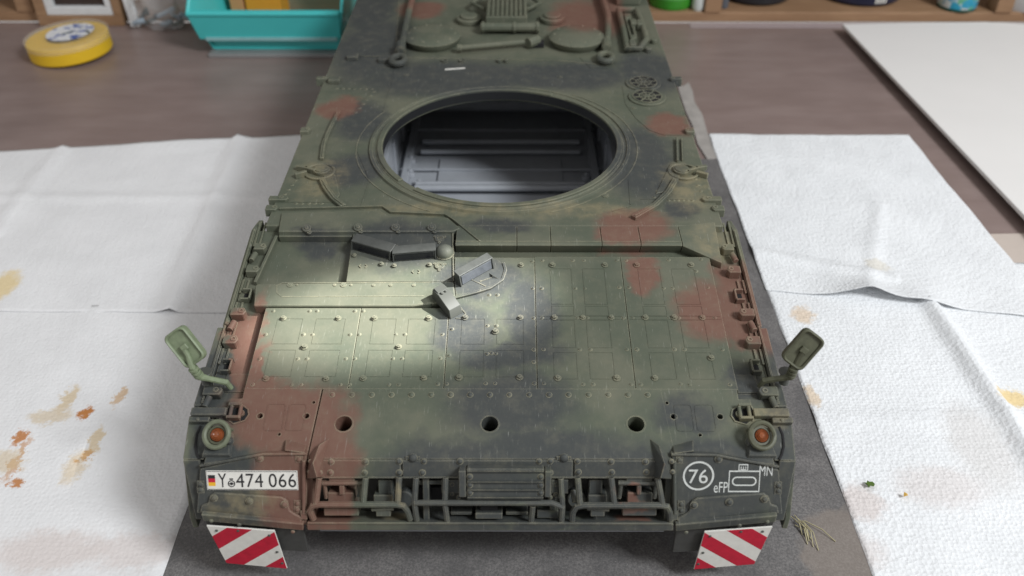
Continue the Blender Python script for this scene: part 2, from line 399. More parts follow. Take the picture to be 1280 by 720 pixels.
for u, v in crop(300, 380, 3.366, [(183,60),(414,60),(566,60),(795,60),(947,57),(1180,57),(272,181),(668,180),(1075,116),(110,314),(362,314),(519,313),(774,311),(922,310),(1177,309)]) \
        + crop(580, 380, 3.366, [(380,57),(500,57),(620,57),(763,57),(884,57),(1003,57),(1040,227),(395,312),(643,312),(803,312)]) \
        + crop(600, 240, 3.2, [(165,292),(290,292),(500,292),(627,292),(845,292)]):
    stud(BOLT, 'bolt', GLACIS, u, v)
for u, v in crop(300, 380, 3.366, [(140,28),(293,28),(325,28),(484,28),(519,28),(108,127),(267,127),(305,127),(463,127),(502,127),(656,126),(694,126),(852,126),(892,104),(1041,90),(1079,90),(82,229),(243,229),(282,229),(445,229),(484,229),(643,228),(682,228),(843,227),(881,215),(1040,208),(1059,206),(1078,208),(1237,191),(1237,243),(53,338),(216,338),(258,338),(422,338),(461,338),(627,338),(668,338),(832,335),(870,335),(1034,333),(1074,333),(1239,333),(1236,58)]) \
        + crop(580, 380, 3.366, [(329,58),(478,57),(520,57),(672,57),(710,57),(862,57),(904,57),(1056,57),(335,190),(488,190),(532,190),(686,190),(728,190),(886,190),(928,190),(1088,190),(337,333),(502,337),(544,337),(704,337),(744,337),(912,335),(950,338),(1120,338)]) \
        + crop(600, 240, 3.2, [(210,275),(250,272),(372,272),(416,272),(547,272),(585,272),(755,270),(885,268),(212,384),(247,384),(382,384),(420,384),(558,380),(596,380),(735,383),(772,383),(913,380),(37,410),(70,410),(865,315)]):
    stud(RIV, 'rivet', GLACIS, u, v)
for u in [300 + x / 3.366 for x in (388,471,554,637,721,804,886,968,1051,1133,1217)] + [580 + x / 3.366 for x in (358,440,524,607,690,773)] + [580 + 843 / 3.366]:
    if u < 812: stud(RIVB, 'rivet', FRONT, u, 493.2)

# front plate with three round holes and two side plates with small holes
fy = FRONT.px(612, 530).y; fl = 2.975
sx = 6.62
b = B(); b.prism([(-6.5 - .12, -fl), (6.62 + .2, -fl), (6.55, 0), (-6.42, 0)], -0.36, 0.0, holes=[circ(x, fy, 0.325, 24) for x in (-5.46, 0, 5.46)])
fp = part('front_plate', b, CAMO, T, FRONT.M, 0.025)
for x in (-5.46, 0, 5.46):
    b = B(); b.lathe([(0.32, -1.5), (0.32, 0.012), (0.37, 0.012), (0.38, 0.0)], 24, x, fy); part('hole_rim', b, CAMO, fp, FRONT.M, 0)
    b = B(); b.cyl(x - 0.05, fy - 0.3, -1.55, -0.75, 0.2, 12); part('hole_bolt', b, GREYP, fp, FRONT.M, 0.02)
def F_(u, v): return FRONT.px(u, v)
for s in (-1, 1):
    def mx(l): return [(616 - s * (616 - u) if s > 0 else u, v) for u, v in l]
    pts = [Vector((-6.47, 0)), Vector((-6.66, -fl)), Vector((-8.3, -fl + .15)), Vector((-10.35, F_(250, 580).y)), Vector((-10.35, F_(250, 530).y)), Vector((-9.9, F_(250, 512).y)), Vector((-9.9, F_(290, 498).y)), Vector((-9.45, F_(290, 498).y)), Vector((-9.45, 0))]
    holes = [FRONT.px(325, 520), FRONT.px(383, 520), FRONT.px(392, 503), FRONT.px(349, 543)]
    hs = [circ(h.x, h.y, 0.115 if i < 2 else 0.065, 12) for i, h in enumerate(holes)]
    if s > 0:
        pts = [(-p[0], p[1]) for p in pts]; hs = [[(-x, y) for x, y in h] for h in hs]
    b = B(); b.prism(pts, -0.36, -0.003, holes=hs); sp_ = part('front_side_plate', b, CAMO, T, FRONT.M, 0.025)
    for i, h in enumerate(holes):
        q = B(); r_ = 0.115 if i < 2 else 0.065
        q.lathe([(r_ * .97, -0.3), (r_ * .97, 0.01), (r_ * 1.3, 0.008), (r_ * 1.35, -0.004)], 16, h.x * -s if s > 0 else h.x, h.y); part('hole_rim', q, CAMO, sp_, FRONT.M, 0)
    b = B()
    for u0, u1 in ((335, 352), (362, 378)):
        a = FRONT.px(u0, 505); c = FRONT.px(u1, 538)
        b.strip([(x * -s if s > 0 else x, y) for x, y in rrect(a.x, c.x, c.y, a.y, .12, 4)], 0.03, -.01, .013, True)
    o = part('plate_outlines', b, CAMO2, sp_, FRONT.M, 0); o['kind'] = 'stuff'

# deck-front rail: segments across the right, raised plate with rollers on the left
def poly(name, sec, l, z0, z1, parent=T, mat=CAMO, bevel=0.03, taper=0):
    q = B(); q.prism(sec.pts(l, z1), z0, z1, taper=taper); return part(name, q, mat, parent, sec.M, bevel)
edges = [DECK.px(u, 295).x for u in (570, 646, 688, 751, 799, 850)]
ra, rf = DECK.px(700, 284).y, DECK.px(700, 305).y
def rail_side(x): return [(x, ra, .07), (x, ra, -.5), (x, rf, .07), (x, rf - .12, 0.0), (x, rf - .08, -.1), (x, rf + .25, -.75)]
for x0, x1 in zip(edges, edges[1:]):
    b = B(); b.hull(rail_side(x0 + .012) + rail_side(x1 - .012))
    seg = part('rail_segment', b, CAMO, T, DECK.M, 0.02)
    b = B(); b.box(x0 + .02, x1 - .02, rf + .05, rf + .12, .06, .10); part('rail_bead', b, CAMO, seg, DECK.M, 0.01)
c = DECK.px(893, 279); d_ = DECK.px(905, 322)
b = B(); b.hull(rail_side(edges[-1] + .012) + [(c.x, c.y, .07), (c.x, c.y, -.6), (d_.x, d_.y + .15, -.40), (d_.x, d_.y + .15, -.75)])
part('rail_end', b, CAMO, T, DECK.M, 0.02)
poly('hatch_guard', DECK, [(348, 289), (352, 266), (475, 263), (486, 270), (560, 272), (575, 285), (566, 289)], -0.4, 0.10)
b = B(); p0, p1 = DECK.px(350, 264), DECK.px(860, 275); b.strip(DECK.pts([(350, 263), (478, 260), (488, 267), (556, 270), (566, 276), (600, 304)]), 0.06, 0, 0.14); part('guard_rim', b, CAMO, T, DECK.M, 0.015)
b = B(); b.strip(GLACIS.pts([(349, 294), (440, 294)]), 0.16, -.4, 0.0); b.strip(GLACIS.pts([(440, 288), (566, 288)]), 0.1, -.4, -.05); part('slide_rail', b, CAMO, T, GLACIS.M, 0.02)
for u, v in ((384, 287), (448, 286), (495, 286), (540, 286)):
    p = DECK.px(u, v, .1)
    b = B(); n0 = b.n(); b.cyl(0, 0, -.14, .14, .20, 18); b.cyl(0, 0, .14, .2, .1, 8); b.cyl(0.12, -.16, -.14, .05, .11, 12)
    part('roller', b, CAMO, T, DECK.M @ Matrix.Translation((p.x, p.y, .1)) @ Matrix.Rotation(.35, 4, 'X'), 0.02)
b = B(); b.strip(GLACIS.pts([(318, 350), (345, 292)]), .14, -.4, -.1); part('recess_edge', b, CAMO, T, GLACIS.M, .02)

# driver's hatch with periscopes
hatch = poly('driver_hatch', GLACIS, [(441, 291), (567, 291), (567, 352), (432, 352)], -.36, .06, bevel=.04)
strip = poly('hatch_slide', GLACIS, [(317, 382), (319, 357), (322, 355), (541, 352), (567, 352), (569, 370), (545, 378), (516, 382)], -.36, .13, bevel=.04)
b = B(); b.strip(GLACIS.pts([(541, 353), (352, 354), (346, 357), (346, 366), (352, 371), (530, 370)], .13), .03, .12, .145); o = part('slide_outline', b, CAMO, strip, GLACIS.M, 0)
tear = poly('wiper_plate', GLACIS, [(568, 352), (569, 369), (592, 366), (612, 360), (627, 351), (632, 340), (630, 330), (622, 324), (600, 321), (568, 321)], -.36, .09, bevel=.03)
b = B(); b.strip(GLACIS.pts([(540, 380), (570, 372), (594, 366), (613, 360), (628, 350), (632, 338), (629, 329)], .06), .13, .0, .13); part('wiper_rim', b, CAMO, tear, GLACIS.M, .02)
b = B(); b.strip(GLACIS.pts([(590, 350), (607, 358)], .09), .04, .08, .11); b.strip(GLACIS.pts([(600, 352), (618, 346)], .09), .04, .08, .11); part('wiper_line', b, CAMO, tear, GLACIS.M, 0)
p = GLACIS.px(617, 349); 
b = B(); b.hull([(p.x - .25, p.y + .35, .06), (p.x + .32, p.y - .1, .06), (p.x - .05, p.y - .05, .06), (p.x - .05, p.y + .05, .2)]); part('wiper_fin', b, CAMO, tear, GLACIS.M, 0)
for u, v, r_ in crop(0, 0, 1, []) or [(362.8, 356.5, .13), (371.5, 356.5, .05), (418.5, 356.5, .07), (429.5, 356.5, .13), (439, 356.5, .06), (467, 356.8, .08), (488.5, 356.8, .08), (517.5, 356.8, .08)]:
    a = GLACIS.px(u, v, .13); b = B(); b.cyl(a.x, a.y, .1, .16, r_, 14); b.cyl(a.x, a.y, .16, .175, r_ * .5, 8); part('slide_bolt', b, CAMO, strip, GLACIS.M, 0)
def scope(p1, p2, depth, h0, h1, glass_mat, parent, name='periscope', tilt=0.12, mat=SCOPE):
    a, c = GLACIS.px(*p1, h0), GLACIS.px(*p2, h0); dv = c - a; L = dv.length
    M = GLACIS.M @ Matrix.Translation((a.x, a.y, 0)) @ Matrix.Rotation(math.atan2(dv.y, dv.x), 4, 'Z')
    b = B(); b.hull([(x, y, z) for x in (0, L) for y, z in ((0, h0), (depth, h0), (0.08, h1), (depth, h1 - .05))])
    pr = part(name, b, mat, parent, M, .025)
    b = B(); b.hull([(x, y, z) for x in (.06, L - .06) for y, z in ((-.012, h0 + .08), (.05, h1 - .06), (.10, h1 - .06), (.05, h0 + .08))]); part('glass', b, glass_mat, pr, M, 0)
    b = B(); b.box(-.06, L + .06, .06, depth + .05, h1 - .01, h1 + .05); part('hood', b, mat, pr, M, .02)
    for x in (-.05, L): b = B(); b.hull([(x, -.06, h0), (x + .05, -.06, h0), (x, depth, h0), (x + .05, depth, h0), (x, .06, h1), (x + .05, .06, h1), (x, depth, h1), (x + .05, depth, h1)]); part('cheek', b, mat, pr, M, 0)
    return pr
scope((441, 312), (487, 325), .55, .06, .48, GLASSY, hatch)
scope((493, 327), (544, 323), .50, .06, .45, GLASSY, hatch)
scope((577, 358), (616, 336), .42, .06, .62, PRISM, T, 'fixed_periscope')
a = GLACIS.px(555.5, 317, .06); b = B(); b.cyl(a.x, a.y, .05, .12, .44, 24); b.dome(a.x, a.y, .12, .41, .36, 24, 6); part('vent_dome', b, CAMO, hatch, GLACIS.M, .02)
for u, v in ((549.5, 299), (549.5, 333)):
    a = GLACIS.px(u, v, .06); b = B(); b.lathe([(.10, .05), (.10, .13), (.20, .13), (.24, .05)], 18, a.x, a.y); b.cyl(a.x, a.y, .05, .1, .09, 6)
    for k in range(3): t = k * 2.1 + .5; n0 = b.n(); b.cyl(a.x + .26 * math.cos(t), a.y + .26 * math.sin(t), .05, .11, .06, 8)
    part('filler_cap', b, CAMO, hatch, GLACIS.M, 0)
for u, v in ((457, 299), (495, 310), (443, 320), (477, 331), (493, 333), (537, 332)):
    a = GLACIS.px(u, v, .06); b = B(); b.cyl(a.x, a.y, .05, .15, .11, 12); b.cyl(a.x, a.y, .15, .2, .06, 6); part('hatch_bolt', b, CAMO, hatch, GLACIS.M, .01)
for u, v in ((454, 333), (520, 340)):
    b = B()
    for k in (-1, 1): b.strip([tuple(GLACIS.px(u + k * (5 - abs(j) * 2.2), v + j * 2.0, .06)) for j in (-1, 0, 1)], .04, .05, .1)
    part('hatch_lug', b, CAMO, hatch, GLACIS.M, 0)
b = B(); b.strip(GLACIS.pts([(566, 292), (567, 352)], .06), .05, 0, .12); part('hatch_seam', b, CAMO, hatch, GLACIS.M, 0)
# the small grey block that stands on the plate in front of the hatch
a, c = GLACIS.px(539, 364, .5), GLACIS.px(563, 397, .12); dv = c - a; L = dv.length
M = GLACIS.M @ Matrix.Translation((a.x, a.y, 0)) @ Matrix.Rotation(math.atan2(dv.y, dv.x), 4, 'Z')
b = B(); b.hull([(0, 0, .13), (L, 0, 0), (0, .62, .13), (L, .62, 0), (.05, .03, .62), (L - .12, .03, .42), (.05, .59, .62), (L - .12, .59, .42), (.5, .03, .66), (.5, .59, .66)])
blk = part('periscope_block', b, GREYP, T, M, .02)
b = B(); b.box(.06, .42, .08, .55, .60, .68); b.cyl(.5, .22, .62, .72, .07, 8); b.cyl(.5, .40, .62, .72, .05, 8); part('block_clip', b, GREYP, blk, M, .015)
b = B(); b.strip(GLACIS.pts([(574, 383), (582, 392), (578, 399), (570, 398)]), .05, -.01, .03); part('block_base', b, CAMO, T, GLACIS.M, 0)

# skirts, edge channel, hinges along both sides
for s in (-1, 1):
    def X(x0, x1): return (min(x0 * s, x1 * s), max(x0 * s, x1 * s))
    for k, (y0, y1, out) in enumerate(((31.0, 11.2, 10.62), (11.0, -6.2, 10.62), (-6.4, -13.35, 11.12), (-13.45, -17.35, 11.3))):
        def top(y): return 7.5 if y > -7.6 else 7.9 + (y + 7.6) * (1.4 / 9.1) - .12
        b = B(); x0, x1 = X(10.9 if k > 1 else 10.46, out)
        b.hull([(x, y, z) for x in (x0, x1) for y, z in ((y0, 3.2), (y1, 3.2), (y0, top(y0)), (y1, top(y1)), (-7.6 if k == 2 else y1, top(-7.6) if k == 2 else top(y1)))])
        sk = part('side_skirt', b, CAMO, T, IDM, .03)
        if k > 1:
            b = B(); x0, x1 = X(10.93, 11.0); b.hull([(x, y, top(y) + z) for x in (x0, x1) for y in (max(y1, -17.3), min(y0, -7.7)) for z in (-.05, .09)]); part('skirt_lip', b, CAMO, sk, IDM, 0)
    # inner rail of the edge channel with its slots
    for v0, v1 in ((273, 303), (345, 361), (373, 387), (398, 420), (431, 450)):
        p, q = GLACIS.px(905, v0).y, GLACIS.px(905, v1).y
        
        for xa, xb, zt in ((10.78, 10.86, -.26), (10.55, 10.62, -.28)): x0, x1 = X(xa, xb); b = B(); b.box(x0, x1, q, p, -.38, zt); part('channel_rail', b, CAMO, T, GLACIS.M, 0)
    def pad(sec, u, v, w_, d_, h, name='hinge_pad', z=-.36):
        a = sec.px(u, v, 0); x = abs(a.x)
        b = B(); x0, x1 = X(x - w_ / 2, x + w_ / 2)
        xi, xo = (x - w_ / 2) * s, (x + w_ / 2) * s
        b.prism([(xi + .1 * s, a.y - d_ / 2), (xo, a.y - d_ / 2), (xo, a.y + d_ / 2), (xi + .12 * s, a.y + d_ / 2), (xi, a.y)], z, h)
        o = part(name, b, CAMO, T, sec.M, .03)
        b = B(); b.lathe([(.06, h - .02), (.06, h + .03), (.11, h + .03), (.12, h - .02)], 12, (x - .12) * s, a.y); part('hinge_pin', b, CAMO, o, sec.M, 0)
    def roll(sec, u, v, L=.45, r_=.13):
        a = sec.px(u, v, 0); x = abs(a.x) * s
        b = B(); b.tube([(x - .05 * s, a.y + L / 2, -.1), (x + .05 * s, a.y - L / 2, -.1)], r_, 10); part('hinge_barrel', b, CAMO, T, sec.M, .015)
    def ubr(sec, u, v):
        a = sec.px(u, v, 0); x = abs(a.x)
        b = B(); x0, x1 = X(x - .16, x - .24); b.box(x0, x1, a.y - .32, a.y + .32, -.36, -.06); x0, x1 = X(x - .24, x + .16)
        b.box(x0, x1, a.y - .32, a.y - .24, -.36, -.06); b.box(x0, x1, a.y + .24, a.y + .32, -.36, -.06); o = part('bracket', b, CAMO, T, sec.M, .02)
        b = B(); x0, x1 = X(x - .15, x + .12); b.box(x0, x1, a.y - .23, a.y + .23, -.35, -.33); part('bracket_void', b, DARK, o, sec.M, 0)
    pad(DECK, 889, 251, .95, .36, .16, z=-.3); pad(DECK, 897, 262, .6, .42, .12, z=-.3)
    pad(DECK, 861, 166, .55, .5, .2, z=-.3); pad(DECK, 844, 101, .75, .35, .2, z=-.3)
    pad(GLACIS, 909, 309, .55, .38, .05); pad(GLACIS, 917, 337, .6, .4, .05); pad(GLACIS, 933, 390, .65, .4, .03); pad(GLACIS, 941, 425, .62, .42, .03)
    pad(FRONT, 960, 489, .75, .4, .05); roll(GLACIS, 918, 320); roll(GLACIS, 941, 406); roll(FRONT, 968, 502)
    ubr(GLACIS, 926, 366); ubr(GLACIS, 947, 455)
    # strip of channel floor near the front, with a step
    b = B(); x0, x1 = X(9.55, 10.4); p, q = GLACIS.px(930, 462).y, GLACIS.px(930, 475).y; b.box(x0, x1, -gl, p, -.37, -.3); part('channel_step', b, CAMO, T, GLACIS.M, .02)

    # folding fender latch: long arm, clevis, hex recess
    la, lb, lc = FRONT.px(240, 516, .1), FRONT.px(283, 521, .1), FRONT.px(309, 518, .0)
    f = -1 if s > 0 else 1
    b = B(); hx = [FRONT.px(u, v) for u, v in ((283, 514), (288, 506), (300, 505), (310, 512), (311, 519), (306, 526), (292, 530), (284, 524))]
    hx = [(p.x * f, p.y) for p in hx]
    b.prism(hx, -.02, .012); rec = part('latch_recess', b, DARK, T, FRONT.M, 0)
    cx = sum(p[0] for p in hx) / 8; cy = sum(p[1] for p in hx) / 8
    b = B(); b.strip([((p[0] - cx) * 1.02 + cx, (p[1] - cy) * 1.02 + cy) for p in hx], .05, 0, .045, True); part('recess_rim', b, CAMO, rec, FRONT.M, 0)
    b = B(); xs = sorted((la.x * f, lb.x * f)); b.box(xs[0], xs[1], la.y - .17, la.y + .16, .0, .26, .0); latch = part('latch_arm', b, CAMO, T, FRONT.M, .03)
    b = B()
    for dy in (-.3, .24):
        xs = sorted((lb.x * f - .1 * f * -1, lc.x * f - .25 * f)); b.box(xs[0] - .05, xs[1] + .05, la.y + dy, la.y + dy + .1, .0, .3)
    for xx in (lb.x + .15, lb.x + .5): b.tube([(xx * f, la.y - .28, .17), (xx * f, la.y + .3, .17)], .075, 8)
    part('latch_clevis', b, CAMO, latch, FRONT.M, .01)
    b = B(); b.tube([(lb.x * f + .45 * f, la.y, .1), (lc.x * f - .22 * f, la.y, .1)], .07, 8); b.cyl(lc.x * f - .2 * f, la.y, .02, .12, .12, 10); part('latch_pin', b, CAMO, latch, FRONT.M, 0)
    b = B(); a = FRONT.px(249, 525); xs = sorted((a.x * f - .35, a.x * f + .42)); b.box(xs[0], xs[1], a.y - .13, a.y + .08, -.1, .14); b.cyl(a.x * f, a.y - .05, .14, .2, .07, 8); part('latch_foot', b, CAMO, latch, FRONT.M, .03)

    # outer fender cheek beside the side plate, with its curved slit
    b = B(); l = [(245, 513), (233, 516), (229, 575), (238, 638), (246, 640), (249, 585), (252, 560), (258, 532)]
    pts = [NOSE.px(u, v) if v > 573 else None for u, v in l]
    ye = FRONT.px(232, 518).y; Mi = FRONT.M
    b = B(); x0, x1 = 10.45 * s, 11.36 * s
    def W(y, z): return (FRONT.M @ Vector((0, y, z)))
    A = W(ye, -.12); Bq = W(-2.95, -.16); Cq = NOSE.M @ Vector((0, -1.0, -.15)); Dq = NOSE.M @ Vector((0, -2.55, -.25))
    for P0, P1, xa, xb, xc, xd in ((A, Bq, 10.42, 11.36, 10.42, 11.22), (Bq, Dq, 10.6, 11.22, 10.6, 10.98)):
        b.hull([(xa * s, P0.y, P0.z), (xb * s, P0.y, P0.z), (xc * s, P1.y, P1.z), (xd * s, P1.y, P1.z), (xa * s, P0.y + .4, P0.z - .5), (xb * s, P0.y + .4, P0.z - .5), (xc * s, P1.y + .5, P1.z - .3), (xd * s, P1.y + .5, P1.z - .3)])
    ck = part('fender_cheek', b, CAMO, T, IDM, .03)
    b = B(); sl = [FRONT.px(u, v, -.1) for u, v in ((251, 532), (246, 542), (244, 556), (246, 567), (249, 573))]
    b.strip([(p.x * f, p.y) for p in sl], .07, -.16, -.095); part('cheek_slit', b, DARK, ck, FRONT.M, 0)
    b = B(); x0, x1 = X(11.1, 11.3); b.hull([(x, y, z) for x in (x0, x1) for y, z in ((-17.3, 6.2), (-17.3, 2.6), (-19.3, 5.4), (-20.2, 3.2), (-20.2, 2.6))]); part('fender_side', b, CAMO, T, IDM, .02)

    # fender front panel, flap, rubber
    NX = lambda l, lift=0: [(p.x * f, p.y) for p in NOSE.pts(l, lift)]
    b = B(); b.prism(NX([(250, 586), (330, 567), (383, 566), (384, 656), (372, 655), (246, 641)]), -.5, .02); fen = part('fender_front', b, CAMO, T, NOSE.M, .03)
    b = B(); b.strip(NX([(250, 582), (329, 567.5), (384, 567)], .06), .09, -.1, .12); part('fender_bead', b, CAMO, fen, NOSE.M, .02)
    b = B(); b.prism(NX([(250, 640), (252, 631), (260, 629), (262, 620), (268, 615), (352, 621), (360, 626), (362, 638), (370, 643), (377, 646), (377, 655), (330, 651)], .1), .0, .13); fl_ = part('fender_flap', b, CAMO, fen, NOSE.M, .035)
    for u, v in ((268, 622), (312, 626), (356, 630)): 
        p = NOSE.px(u, v, .13); b = B(); b.cyl(p.x * f, p.y, .12, .17, .15, 12); b.dome(p.x * f, p.y, .17, .11, .1, 10, 3); part('flap_bolt', b, CAMO, fl_, NOSE.M, 0)
    for u, v in ((325, 572.5),):
        p = NOSE.px(u, v, .03); b = B(); b.cyl(p.x * f, p.y, .0, .06, .15, 12); b.dome(p.x * f, p.y, .05, .11, .1, 10, 3); part('fender_bolt', b, CAMO, fen, NOSE.M, 0)
    for u, v in ((251, 605), (251, 612)) + (((374, 574), (372, 629), (372, 637))):
        p = NOSE.px(u, v, .03); b = B(); b.box(p.x * f - .13, p.x * f + .13, p.y - .13, p.y + .13, .0, .05); b.dome(p.x * f, p.y, .05, .09, .08, 10, 3); part('fender_bolt', b, CAMO, fen, NOSE.M, 0)
    b = B(); q0, q1 = NOSE.px(380, 575, .1), NOSE.px(380, 641, .1); b.tube([(q0.x * f, q0.y, .12), (q1.x * f, q1.y, .12)], .075, 8); b.box(q1.x * f - .12, q1.x * f + .12, q1.y - .25, q1.y + .1, .0, .14); part('fender_hinge_rod', b, CAMO, fen, NOSE.M, .01)
    # rubber mud flap hanging below, with the striped warning plate
    FX = lambda l, lift=0: [(p.x * f, p.y) for p in FLAP.pts(l, lift)]
    b = B(); b.prism(FX([(252, 649), (300, 655), (378, 661), (385, 693), (340, 690), (275, 690)]), -.25, -.1); rub = part('rubber_flap', b, RUBBER, T, FLAP.M, .03)
    b = B(); b.prism(FX([(251, 644), (379, 656), (379, 664), (254, 652)], .12), -.1, .1); part('flap_rail', b, CAMO, rub, FLAP.M, .03)
    for u, v in ((264, 651.5), (299, 656), (366, 665)): p = FLAP.px(u, v, .12); b = B(); b.dome(p.x * f, p.y, .1, .08, .07, 10, 3); part('rail_bolt', b, CAMO, rub, FLAP.M, 0)
    qd = FX([(258, 657.5), (343, 664), (359, 711), (283, 704)], .12)
    b = B(); b.prism(qd, .05, .115); wp = part('warning_plate', b, WHITE, T, FLAP.M, .01)
    def lerp(a, c, t): return (a[0] + (c[0] - a[0]) * t, a[1] + (c[1] - a[1]) * t)
    def uv(x, y): return lerp(lerp(qd[0], qd[1], x), lerp(qd[3], qd[2], x), y)
    # diagonal red stripes, each clipped to the plate
    def clip(pl, axis, lim, keep_less):
        out = []
        for i in range(len(pl)):
            p, q = pl[i - 1], pl[i]; ip = (p[axis] < lim) == keep_less; iq = (q[axis] < lim) == keep_less
            if ip != iq:
                t = (lim - p[axis]) / (q[axis] - p[axis]); out.append((p[0] + (q[0] - p[0]) * t, p[1] + (q[1] - p[1]) * t))
            if iq: out.append(q)
        return out
    b = B()
    for k in (0.30, 1.02, 1.74):
        pl = [(k, 0), (k + .37, 0), (k + .37 - 1.1, 1.0), (k - 1.1, 1.0)]
        for ax, lim, less in ((0, 0.005, False), (0, .995, True)):
            if len(pl) > 2: pl = clip(pl, ax, lim, less)
        if len(pl) > 2: b.prism([uv(x, min(max(y, .005), .995)) for x, y in pl], .114, .121)
    part('red_stripes', b, REDP, wp, FLAP.M, 0)
    for x, y in ((.12, .1), (.45, .06), (.9, .12), (.93, .55), (.95, .85)):
        p = uv(x, y); b = B(); b.dome(p[0], p[1], .118, .06, .05, 8, 3); part('plate_screw', b, GREYP, wp, FLAP.M, 0)

    # indicator lamp in a wire ring
    p = FRONT.px(273, 544, .3); lx = p.x * f
    b = B(); b.hull([(lx - .55, p.y - .75, -.02), (lx + .55, p.y - .75, -.02), (lx - .45, p.y + .25, -.02), (lx + .45, p.y + .25, -.02), (lx - .5, p.y - .7, .16), (lx + .5, p.y - .7, .16), (lx - .35, p.y + .2, .16), (lx + .35, p.y + .2, .16)]); lampb = part('lamp_base', b, CAMO, T, FRONT.M, .03)
    ML = FRONT.M @ Matrix.Translation((lx, p.y - .02, .34)) @ Matrix.Rotation(R(18), 4, 'X')
    b = B(); b.cyl(0, 0, -.3, .02, .36, 20); part('lamp_body', b, CAMO, lampb, ML, .03)
    b = B(); b.lathe([(.27, .0), (.27, .10), (.35, .10), (.37, .0)], 20); part('lamp_bezel', b, OLIVE, lampb, ML, 0)
    b = B(); b.lathe([(.25, .02), (.25, .10), (.225, .15), (.20, .13), (.17, .19), (.145, .17), (.11, .22), (.08, .20), (.001, .23)], 24); part('lamp_lens', b, AMBER, lampb, ML, 0)
    b = B(); b.tube([(.44 * math.cos(t), .47 * math.sin(t), .17) for t in [2 * math.pi * i / 28 for i in range(28)]], .095, 8, True); part('lamp_guard', b, OLIVE if s > 0 else GUARD, lampb, ML, 0)
    b = B()
    for t in (-.9, -2.2, .5, 2.6): b.tube([(.44 * math.cos(t), .47 * math.sin(t), .17), (.46 * math.cos(t), .5 * math.sin(t), -.3)], .06, 6)
    part('guard_strut', b, OLIVE if s > 0 else GUARD, lampb, ML, 0)
    b = B(); b.dome(.42 * f, -.2, -.1, .16, .2, 10, 3); b.dome(-.05, -.62, -.15, .12, .15, 10, 3); b.dome(.2, -.6, -.15, .12, .15, 10, 3); part('lamp_bolt', b, CAMO, lampb, ML, 0)

    # wedge shaped tow brackets at the nose corners
    fx = FRONT.M; L3 = lambda sec, u, v, z: (lambda q: sec.M @ Vector((q.x * f, q.y, z)))(sec.px(u, v, z))
    b = B(); b.hull([L3(NOSE, 382, 598, 0), L3(FRONT, 386, 569, 0), L3(FRONT, 412, 547, 0), L3(NOSE, 406, 596, 0), L3(FRONT, 399, 556, .30), L3(NOSE, 391, 579, .62), L3(NOSE, 396, 597, .62), L3(NOSE, 384, 598, .1)])
    tw = part('tow_bracket', b, CAMO, T, IDM, .015, ang=.12)
    b = B(); b.hull([L3(FRONT, 354, 566, 0), L3(FRONT, 384, 569, 0), L3(FRONT, 383, 556, 0), L3(FRONT, 357, 549, .0), L3(FRONT, 357, 551, .16), L3(FRONT, 380, 566, .3), L3(FRONT, 356, 563, .28)])
    part('corner_wedge', b, CAMO, tw, IDM, .02)
    for u, v in ((388, 577), (387, 590), (400, 591)): stud(RIV, 'rivet', NOSE, u if s < 0 else 1228 - u, v, lift=.3 if u > 390 else .25)

    # rear view mirror on its arm (sits above and outside the edge channel)
    root = GLACIS.M @ Vector((10.15 * s, GLACIS.px(282, 477).y, .05))
    if s < 0: hc = on_plane(231, 434, 8.55); e1 = on_plane(250, 471, 7.35); e0 = on_plane(240, 459, 7.9); rt = on_plane(283, 478, 6.9)
    else: hc = on_plane(1004, 437, 8.55); e1 = on_plane(988, 471, 7.35); e0 = on_plane(993, 458, 7.9); rt = on_plane(955, 476, 6.9)
    mm = SUNLIT if s < 0 else OLIVE
    b = B(); b.tube([rt + Vector((.1 * -s, .05, -.35)), rt, rt.lerp(e1, .6), e1, e0, e0.lerp(hc, .6), hc + Vector((0, -.1, 0))], [.1, .12, .11, .15, .13, .1, .1], 10); arm = part('mirror_arm', b, mm, T, IDM, 0)
    for t in (.2, .5, .8): 
        q = e1.lerp(e0, t); dd = (e0 - e1).normalized() * .06; b = B(); b.tube([q - dd, q + dd], .19, 12); part('arm_collar', b, mm, arm, IDM, .01)
    fd = (CAM - hc); fd.z *= .55; fd.x += 22 * -s * -1 * (1 if s < 0 else 1) * (.6 if s < 0 else .35); fd.normalize()
    zx = fd; up = Vector((.72 * s, .25, 1)); up = (up - zx * up.dot(zx)).normalized(); rx = up.cross(zx)
    MH = Matrix(((rx.x, up.x, zx.x, hc.x), (rx.y, up.y, zx.y, hc.y), (rx.z, up.z, zx.z, hc.z), (0, 0, 0, 1)))
    out_ = rrect(-.47, .47, -.74, .74, .22); inn = rrect(-.37, .37, -.63, .63, .15)
    b = B(); b.prism(out_, -.28, .10, holes=[inn]); head = part('mirror_housing', b, mm, arm, MH, .05)
    b = B(); b.prism(inn, -.2, -.02); part('mirror_back', b, mm, head, MH, .0)
    b = B(); b.prism(rrect(-.40, .40, -.67, .67, .17), -.31, -.285); part('mirror_glass', b, MIRR, head, MH, 0)
    b = B(); b.box(-.12, .16, -.12, .12, -.03, .14); part('mirror_clamp', b, mm, head, MH, .02)
    b = B(); q = rt.lerp(e1, .75); b.cyl(q.x + .15 * s, q.y + .25, q.z - .5, q.z + .05, .2, 12); b.cyl(q.x + .15 * s, q.y + .25, q.z + .05, q.z + .1, .3, 12); part('arm_socket', b, GREYP, arm, IDM, .02)

